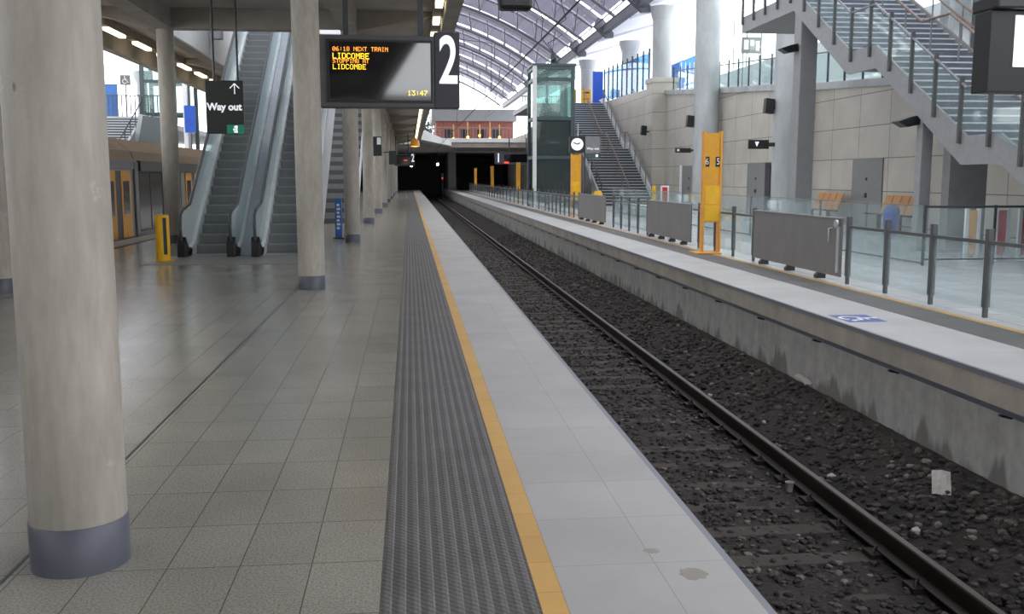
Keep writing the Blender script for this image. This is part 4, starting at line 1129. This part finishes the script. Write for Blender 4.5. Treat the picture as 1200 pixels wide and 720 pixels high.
# lift tower
lx0, lx1, ly0, ly1, lh = 6.85, 8.95, 54.0, 56.4, 7.6
t = thing('lift_tower', 'teal framed glass lift tower beside the broad stair', 'lift', (8, 55.2, 0))
for x, y, mt in ((lx0, ly0, 'concrete_white'), (lx1, ly0, 'teal'), (lx0, ly1, 'teal'), (lx1, ly1, 'teal')): part('corner_post', MB().box(x - .1, x + .1, y - .1, y + .1, 0, lh), mt, t)
for z in (.2, 2.6, 4.7, 6.8, 7.42):
    part('ring_beam', MB().box(lx0 + .1, lx1 - .1, ly0 - .08, ly0 + .08, z, z + .18).box(lx0 + .1, lx1 - .1, ly1 - .08, ly1 + .08, z, z + .18).box(lx0 - .08, lx0 + .08, ly0 + .1, ly1 - .1, z, z + .18).box(lx1 - .08, lx1 + .08, ly0 + .1, ly1 - .1, z, z + .18), 'teal', t)
for z0, z1, g in ((.4, 2.6, 'glass_dark'), (2.8, 4.7, 'glass_dark'), (4.9, 6.8, 'glass_teal'), (7.0, 7.42, 'glass_teal')):
    part('glass_panel', MB().box(lx0 + .1, lx1 - .1, ly0 - .01, ly0 + .01, z0, z1), g, t); part('glass_panel', MB().box(lx0 - .01, lx0 + .01, ly0 + .1, ly1 - .1, z0, z1), g, t)
    part('glass_panel', MB().box(lx1 - .01, lx1 + .01, ly0 + .1, ly1 - .1, z0, z1), g, t); part('glass_panel', MB().box(lx0 + .1, lx1 - .1, ly1 - .01, ly1 + .01, z0, z1), g, t)
part('lift_car', MB().box(lx0 + .3, lx1 - .6, ly0 + .3, ly1 - .3, 3.3, 5.6), 'train_dark', t)
part('lift_mast', MB().box(lx0 + .9, lx0 + 1.05, ly1 - .3, ly1 - .2, 0, 7.4), 'teal', t)
part('roof', MB().box(lx0 - .15, lx1 + .15, ly0 - .15, ly1 + .15, 7.6, 7.72), 'teal', t)
part('cross_brace', MB().tube([(lx0 + .1, ly0 + .05, 6.9), (lx1 - .1, ly0 + .05, 7.5)], .05, 6), 'steel_mid', t)
t = thing('sloping_ramp', 'dark sloping ramp side with railing between lift tower and broad stair', 'ramp', (10.2, 57, 0))
part('wall_body', MB().prism([(9.3, 57.3, 0), (10.65, 57.3, 0), (10.65, 57.3, 1.2), (9.3, 57.3, 5.4)], (0, .3, 0)), 'panel_grey', t)
for i in range(6):
    x = 9.36 + i * .24; part('post', MB().box(x - .03, x + .03, 57.4, 57.46, 5.0 - i * .75, 6.2 - i * .75), 'white', t)
# clock and exit sign
t = thing('clock_sign', 'dark sign box with white round clock and small exit panel', 'sign', (7.5, 42, 0))
part('clock_box', MB().box(6.82, 7.47, 41.9, 42.1, 2.64, 3.34), 'sign_dark', t, .01)
cf = part('clock_face', MB().disc((7.15, 41.9, 3.0), .26, (0, -1, 0), .02, 32), 'sign_white', t)
mm = MB()
mm.bar((7.15, 41.872, 3.0), (6.99, 41.872, 3.08), .045, .006, (0, 1, 0)).bar((7.15, 41.872, 3.0), (7.27, 41.872, 3.06), .05, .006, (0, 1, 0))
for k in range(12):
    a = k * PI / 6; mm.disc((7.15 + .21 * math.cos(a), 41.879, 3.0 + .21 * math.sin(a)), .014, (0, -1, 0), .005, 8)
part('hands', mm, 'black', cf)
part('exit_panel', MB().box(7.5, 8.16, 41.9, 42.1, 2.62, 3.34), 'steel_mid', t, .01)
text('Way out', .15, (7.83, 41.893, 2.82), 'sign_white', t)
part('teal_strip', MB().box(7.5, 8.16, 41.88, 42.1, 2.42, 2.62), 'teal', t); part('white_dot', MB().disc((8.0, 41.88, 2.52), .06, (0, -1, 0), .01, 14), 'sign_white', t)
part('pole', MB().box(7.46, 7.53, 41.96, 42.04, 0, 3.34), 'steel_dark', t)

# ------------------------------------------------------------------ vaulted roof
VX, VZ, VR = -3.0, -9.2, 26.6
A1 = math.acos((12.9 - VX) / VR); A0 = PI - A1
NSEG = 40
def arc(r, a): return (VX + r * math.cos(a), VZ + r * math.sin(a))
VY0, VY1 = -36.0, 140.0
angs = [A0 + (A1 - A0) * i / NSEG for i in range(NSEG + 1)]
ARCH = [-36.2 + 10.36 * i for i in range(17)]
m = MB()
for (a, b) in zip(angs, angs[1:]):
    (xa, za), (xb, zb) = arc(VR + .35, a), arc(VR + .35, b); (xc, zc), (xd, zd) = arc(VR + .47, a), arc(VR + .47, b)
    for ya in ARCH:
        gp = 5.0 if 14 < ya < 45 else 2.3      # unseen roof gaps widened to add daylight over the escalators
        m.prism([(xa, ya + gp, za), (xb, ya + gp, zb), (xd, ya + gp, zd), (xc, ya + gp, zc)], (0, 10.4 - gp, 0))
vault = struct('roof_vault', m, 'vault_sheet', label='pale ribbed barrel vault roof over the tracks', cat='roof')
for i in range(1, NSEG, 2):
    x, z = arc(VR + .27, angs[i]); struct('purlin', MB().box(x - .03, x + .03, VY0, VY1, z - .05, z + .08), 'roof_tube', vault)
def arch(y):
    ch = struct('arch_rib', MB().tube([(arc(VR, a)[0], y, arc(VR, a)[1]) for a in angs], .2, 10), 'roof_tube', vault)
    struct('lower_chord', MB().tube([(arc(VR - 1.5, a)[0], y + .9, arc(VR - 1.5, a)[1]) for a in angs], .11, 8), 'roof_chord', ch)
    struct('lower_chord', MB().tube([(arc(VR - .2, a)[0], y + 1.8, arc(VR - .2, a)[1]) for a in angs], .11, 8), 'roof_chord', ch)
    mm = MB()
    for i in range(0, NSEG - 1, 2):
        p, q = arc(VR, angs[i]), arc(VR - 1.5, angs[i + 1]); mm.tube([(p[0], y, p[1]), (q[0], y + .9, q[1])], .045, 6)
        p = arc(VR - .2, angs[i]); mm.tube([(p[0], y + 1.8, p[1]), (q[0], y + .9, q[1])], .045, 6)
    struct('web_strut', mm, 'roof_web', ch)
for y in ARCH: arch(y)
struct('beam_gutter_right', MB().box(13.15, 13.5, -36, 140, 11.25, 11.75), 'gutter', label='dark gutter beam under the vault edge', cat='beam')
for i, y in enumerate((46.5, 56.8, 67.2, 77.6, 88, 98.4, 108.8)):
    t = struct('beam_bracket', MB().prism([(12.6, y, 11.7), (13.4, y, 11.0), (13.9, y, 11.0), (13.9, y, 11.3), (13.2, y, 12.2), (12.75, y, 12.3)], (0, .5, 0)), 'gutter', None, 'dark bracket where an arch lands on the gutter, %s from the camera' % ORD[i], 'bracket')
struct('ceiling_canopy_right', MB().prism([(13.5, -36, 11.35), (20, -36, 13.2), (20, -36, 13.4), (13.5, -36, 11.6)], (0, 176, 0)), 'canopy_white', label='white canopy soffit over the upper walkway', cat='ceiling')
for i in range(8):
    y = 40 + i * 10.3; struct('beam_canopy_rib', MB().prism([(13.6, y, 11.2), (19.8, y, 13.0), (19.8, y, 13.2), (13.6, y, 11.36)], (0, .3, 0)), 'roof_tube', None, 'white rib under the canopy soffit, %s from the camera' % ORD[i], 'beam')
# upper level glimpses: blue structures behind the railing
for i, (x, y, w, d, z0, z1, lab) in enumerate([(17.6, 62, 1.1, 3, 6.8, 9.3, 'blue shade panel on the upper walkway beside the pier column'), (19.4, 66, 2.2, 4, 6.8, 9.9, 'wide blue glazed kiosk on the upper walkway'), (16.4, 74, .7, 1.6, 6.8, 9.6, 'blue panel behind the tall glass screen')]):
    t = thing('blue_kiosk', lab, 'kiosk', (x, y, z0), 'blue structures on the upper walkway')
    part('panel', MB().prism([(x - w / 2, y, z0), (x + w / 2, y, z0), (x + w / 2, y, z1), (x - w / 2, y, z1 - .5)], (0, d, 0)), 'blue_light', t, .02)
    for k in range(4): part('mullion', MB().box(x - w / 2 + (k + .5) * w / 4 - .02, x - w / 2 + (k + .5) * w / 4 + .02, y - .03, y, z0, z1 - .5), 'white', t)

struct('wall_upper_parapet', MB().box(18, 18.2, 20, 58, 4.3, 7.5), 'pale_panel', label='pale grey parapet of the upper ramp behind the ledge railing', cat='wall')
t = thing('pictogram_sign', 'pale pictogram board on slim posts above the upper parapet', 'sign', (18.1, 52, 7.5))
part('board', MB().box(17.7, 18.75, 52, 52.08, 8.15, 9.0), 'panel_grey', t)
part('pictograms', MB().box(17.8, 18.05, 51.98, 52, 8.35, 8.85).box(18.15, 18.35, 51.98, 52, 8.55, 8.85).box(18.45, 18.65, 51.98, 52, 8.3, 8.8), 'white', t)
for x in (17.75, 18.65): part('post', MB().box(x, x + .05, 52.02, 52.07, 7.0 if x > 18.2 else 4.3, 8.15), 'steel_mid', t)
t = thing('upper_glass_screen', 'tall clear glass screen on slim posts above the upper parapet', 'screen', (18.1, 40, 7.5))
for i in range(14):
    y = 26 + i * 2.2; part('post', MB().box(18.08, 18.13, y - .03, y + .03, 7.5, 10.2), 'steel_mid', t)
    if i < 13: part('glass_panel', MB().box(18.095, 18.11, y + .05, y + 2.15, 7.6, 10.0), 'glass_clear', t)

# ------------------------------------------------------------------ overhead wires
def wire(name, x, z, label, r=.018):
    t = thing(name, label, 'wire', (x, 40, z))
    pts = [(x, YB + 5 * i, z + .02 * math.cos(i)) for i in range(30)]
    part('strand', MB().tube(pts, r, 6), 'copper_wire', t); return t
wire('contact_wire', 2.8, 4.48, 'thick black contact wire running above the track', .02)
wire('feeder_wire', 8.65, 8.6, 'upper black feeder wire running towards the insulator', .03)
wire('feeder_wire', 8.85, 8.45, 'lower black feeder wire running towards the insulator', .03)
t = thing('insulator', 'dark insulator with curled wires hanging over the lift tower', 'insulator', (8.75, 60, 8.2))
part('body', MB().lathe([(.05, -.3), (.16, -.24), (.2, 0), (.16, .24), (.06, .32)], (8.75, 60, 8.75), 16), 'steel_dark', t)
part('curled_wire', MB().tube([(8.75, 60, 9.05), (8.4, 60, 9.6), (9.3, 60, 10.1), (8.7, 60, 10.5), (9.5, 60, 11.0), (9.2, 60, 12.0), (9.3, 60, 13.6)], .03, 6), 'copper_wire', t)
part('curled_wire', MB().tube([(8.7, 60, 9.05), (8.0, 60, 9.9), (8.1, 60, 11.0), (7.6, 60, 12.2), (7.5, 60, 14.2)], .025, 6), 'copper_wire', t)
for i, (x, y) in enumerate(((2.8, 34), (2.8, 58), (2.8, 82))):
    t = thing('wire_dropper', 'thin dropper holding the contact wire, %s along the track' % ORD[i], 'wire', (x, y, 4.48), 'droppers of the contact wire')
    part('strand', MB().tube([(x, y, 4.48), (x + .05, y, 6.1), (1.14, y, 6.3)], .012, 6), 'copper_wire', t)

# ------------------------------------------------------------------ far left beyond the train
struct('wall_left', MB().box(-24.5, -24, 20, 110, 0, 4.6), 'wall_panel', label='tiled wall beyond the train', cat='wall')
struct('floor_upper_left', MB().box(-32, -17.4, 67.2, 110, 5.1, 5.5), 'concrete_white', label='upper walkway beyond the train', cat='floor')
ls = thing('left_stair', 'grey stair rising beyond the train roof', 'stairs', (-18, 60, 0))
for i in range(30):
    y = 55.5 + i * .37; z = (i + 1) * .18
    s = part('step', MB().box(-20.2, -17.2, y, y + .39, z - .3, z), 'steel_post', ls); part('nosing', MB().box(-20.2, -17.2, y - .02, y + .07, z - .03, z + .006), 'nosing_white', s)
part('flank', MB().prism([(-17.15, 55, 0), (-17.15, 66.6, 5.6), (-17.15, 66.6, 0)], (.15, 0, 0)), 'concrete_grey', ls)
t = part('handrail', MB().tube([(-17.05, 55.5, 1.1), (-17.05, 66.5, 6.5)], .04, 8), 'steel_dark', ls)
for i in range(9): part('post', MB().tube([(-17.05, 56 + i * 1.25, .2 + i * .61), (-17.05, 56 + i * 1.25, 1.35 + i * .61)], .035, 6), 'steel_dark', t)
t = thing('tiled_block', 'dark green tiled block beside the stair beyond the train', 'block', (-16, 66, 0))
part('block', MB().prism([(-16.85, 64, 3.2), (-15.4, 64, 3.2), (-15.4, 64, 5.3), (-16.4, 64, 5.4)], (0, .6, 0)), 'panel_dark', t); part('plinth', MB().box(-16.85, -15.4, 64, 64.6, 0, 3.2), 'concrete_grey', t)
part('coping_slab', MB().bar((-16.85, 64.3, 3.3), (-16.35, 64.3, 5.45), .7, .12, (0, 1, 0)), 'concrete_grey', t)
t = thing('left_bar_railing', 'row of pale bars on the upper level beyond the train', 'railing', (-18, 66.8, 5.5))
mm = MB()
for i in range(16): mm.box(-19.5 + i * .28, -19.44 + i * .28, 66.6, 66.66, 5.5, 6.8)
part('bars', mm, 'steel_post', t); part('rail', MB().box(-19.6, -15, 66.58, 66.68, 6.8, 6.87), 'steel_post', t)
struct('beam_upper_left', MB().box(-19.6, -15, 66.5, 67.2, 5.1, 5.5), 'concrete_grey', label='grey edge of the upper level beyond the train', cat='beam')
t = thing('blue_screen', 'blue panel on the upper level beyond the train', 'panel', (-19.2, 66.4, 5.5), 'blue panels beyond the train')
part('panel', MB().box(-19.6, -18.75, 67.2, 67.3, 5.5, 7.6), 'blue_totem', t)
t = thing('blue_screen', 'dark blue panel between the column and the hanging exit sign', 'panel', (-11.9, 58.7, 0), 'blue panels beyond the train')
part('panel', MB().box(-12.5, -11.9, 57.6, 57.7, 4.1, 5.6), 'blue', t); part('leg', MB().box(-12.3, -12.2, 57.6, 57.7, 0, 4.1), 'steel_mid', t)
t = thing('access_sign', 'pale wheelchair sign on the upper level beyond the train', 'sign', (-18.2, 67.5, 5.5))
part('panel', MB().box(-18.6, -17.95, 67.4, 67.46, 7.55, 8.2), 'panel_grey', t); part('post', MB().box(-18.3, -18.22, 67.4, 67.46, 5.5, 7.55), 'steel_mid', t)
wheelchair((-18.28, 67.399, 7.87), .55, (1, 0, 0), (0, 0, 1), (0, -1, 0), 'white', t)
t = thing('left_column', 'short column with flared top on the upper level beyond the train', 'column', (-17.9, 70, 5.5))
part('shaft', MB().lathe([(.35, 0), (.35, 2.4), (.6, 2.9), (.6, 3.2)], (-17.9, 70, 5.5), 24), 'concrete_grey', t)
t = thing('left_lift', 'teal framed glass lift beyond the train', 'lift', (-16.3, 68, 0))
for x in (-17.2, -14.3):
    for y in (67.3, 69.6): part('corner_post', MB().box(x - .12, x + .12, y - .12, y + .12, 0, 9.2), 'teal', t)
for z in (5.6, 7.7, 9.0): part('ring_beam', MB().box(-17.1, -14.4, 67.2, 67.4, z, z + .2).box(-17.1, -14.4, 69.5, 69.7, z, z + .2), 'teal', t)
part('glass_panel', MB().box(-17.1, -14.4, 67.28, 67.31, 5.8, 9.0), 'glass_teal', t)
part('roof', MB().box(-17.3, -14.2, 67.2, 69.7, 9.2, 9.3), 'teal', t)
t = thing('white_pillar', 'slim white pillar between the concrete column and the exit sign', 'pillar', (-8.75, 40, 0))
part('shaft', MB().box(-12.65, -12.42, 58, 58.25, 0, 7.4), 'white', t)
t.location = (-12.53, 58.1, 0); [setattr(c, 'location', Vector((-8.75, 40, 0)) - Vector((-12.53, 58.1, 0))) for c in t.children]
struct('ceiling_canopy_left', MB().prism([(-14, -36, 9.8), (-26, -36, 12.6), (-26, -36, 12.8), (-14, -36, 10.0)], (0, 146, 0)), 'canopy_white', label='white canopy soffit beyond the train', cat='ceiling')
struct('beam_gutter_left', MB().box(-14.2, -13.9, -36, 110, 9.7, 10.0), 'gutter', label='dark gutter beam beyond the train', cat='beam')

# unseen wall added behind the camera to hold back daylight
struct('wall_behind', MB().box(-26, 20, -37, -36.4, -1.6, 7), 'concrete_slab', label='added unseen grey wall blocking light from behind the camera', cat='wall')
# ------------------------------------------------------------------ light, camera
wd = bpy.data.worlds.new('sky'); SC.world = wd; wd.use_nodes = True
wn = wd.node_tree.nodes; bg = wn['Background']
bg.inputs['Color'].default_value = (0.93, 0.96, 1.0, 1); bg.inputs['Strength'].default_value = 3.6
cam = bpy.data.cameras.new('camera'); co = link(bpy.data.objects.new('camera', cam))
cam.sensor_width = 36; cam.lens = 36 * 1150 / 1200; cam.clip_end = 600; cam.clip_start = .05
f = 1150.; th = math.atan(152 / f); psi = math.atan(120.5 * math.cos(th) / f)
co.location = (0, 0, 1.6); co.rotation_euler = (PI / 2 - th, 0, -psi)
SC.camera = co
SC.view_settings.view_transform = 'Standard'; SC.view_settings.look = 'None'
SC.view_settings.gamma = 1; SC.view_settings.exposure = 0.2; SC.view_settings.use_curve_mapping = False
SC.cycles.max_bounces = 10; SC.cycles.diffuse_bounces = 5; SC.cycles.transparent_max_bounces = 24
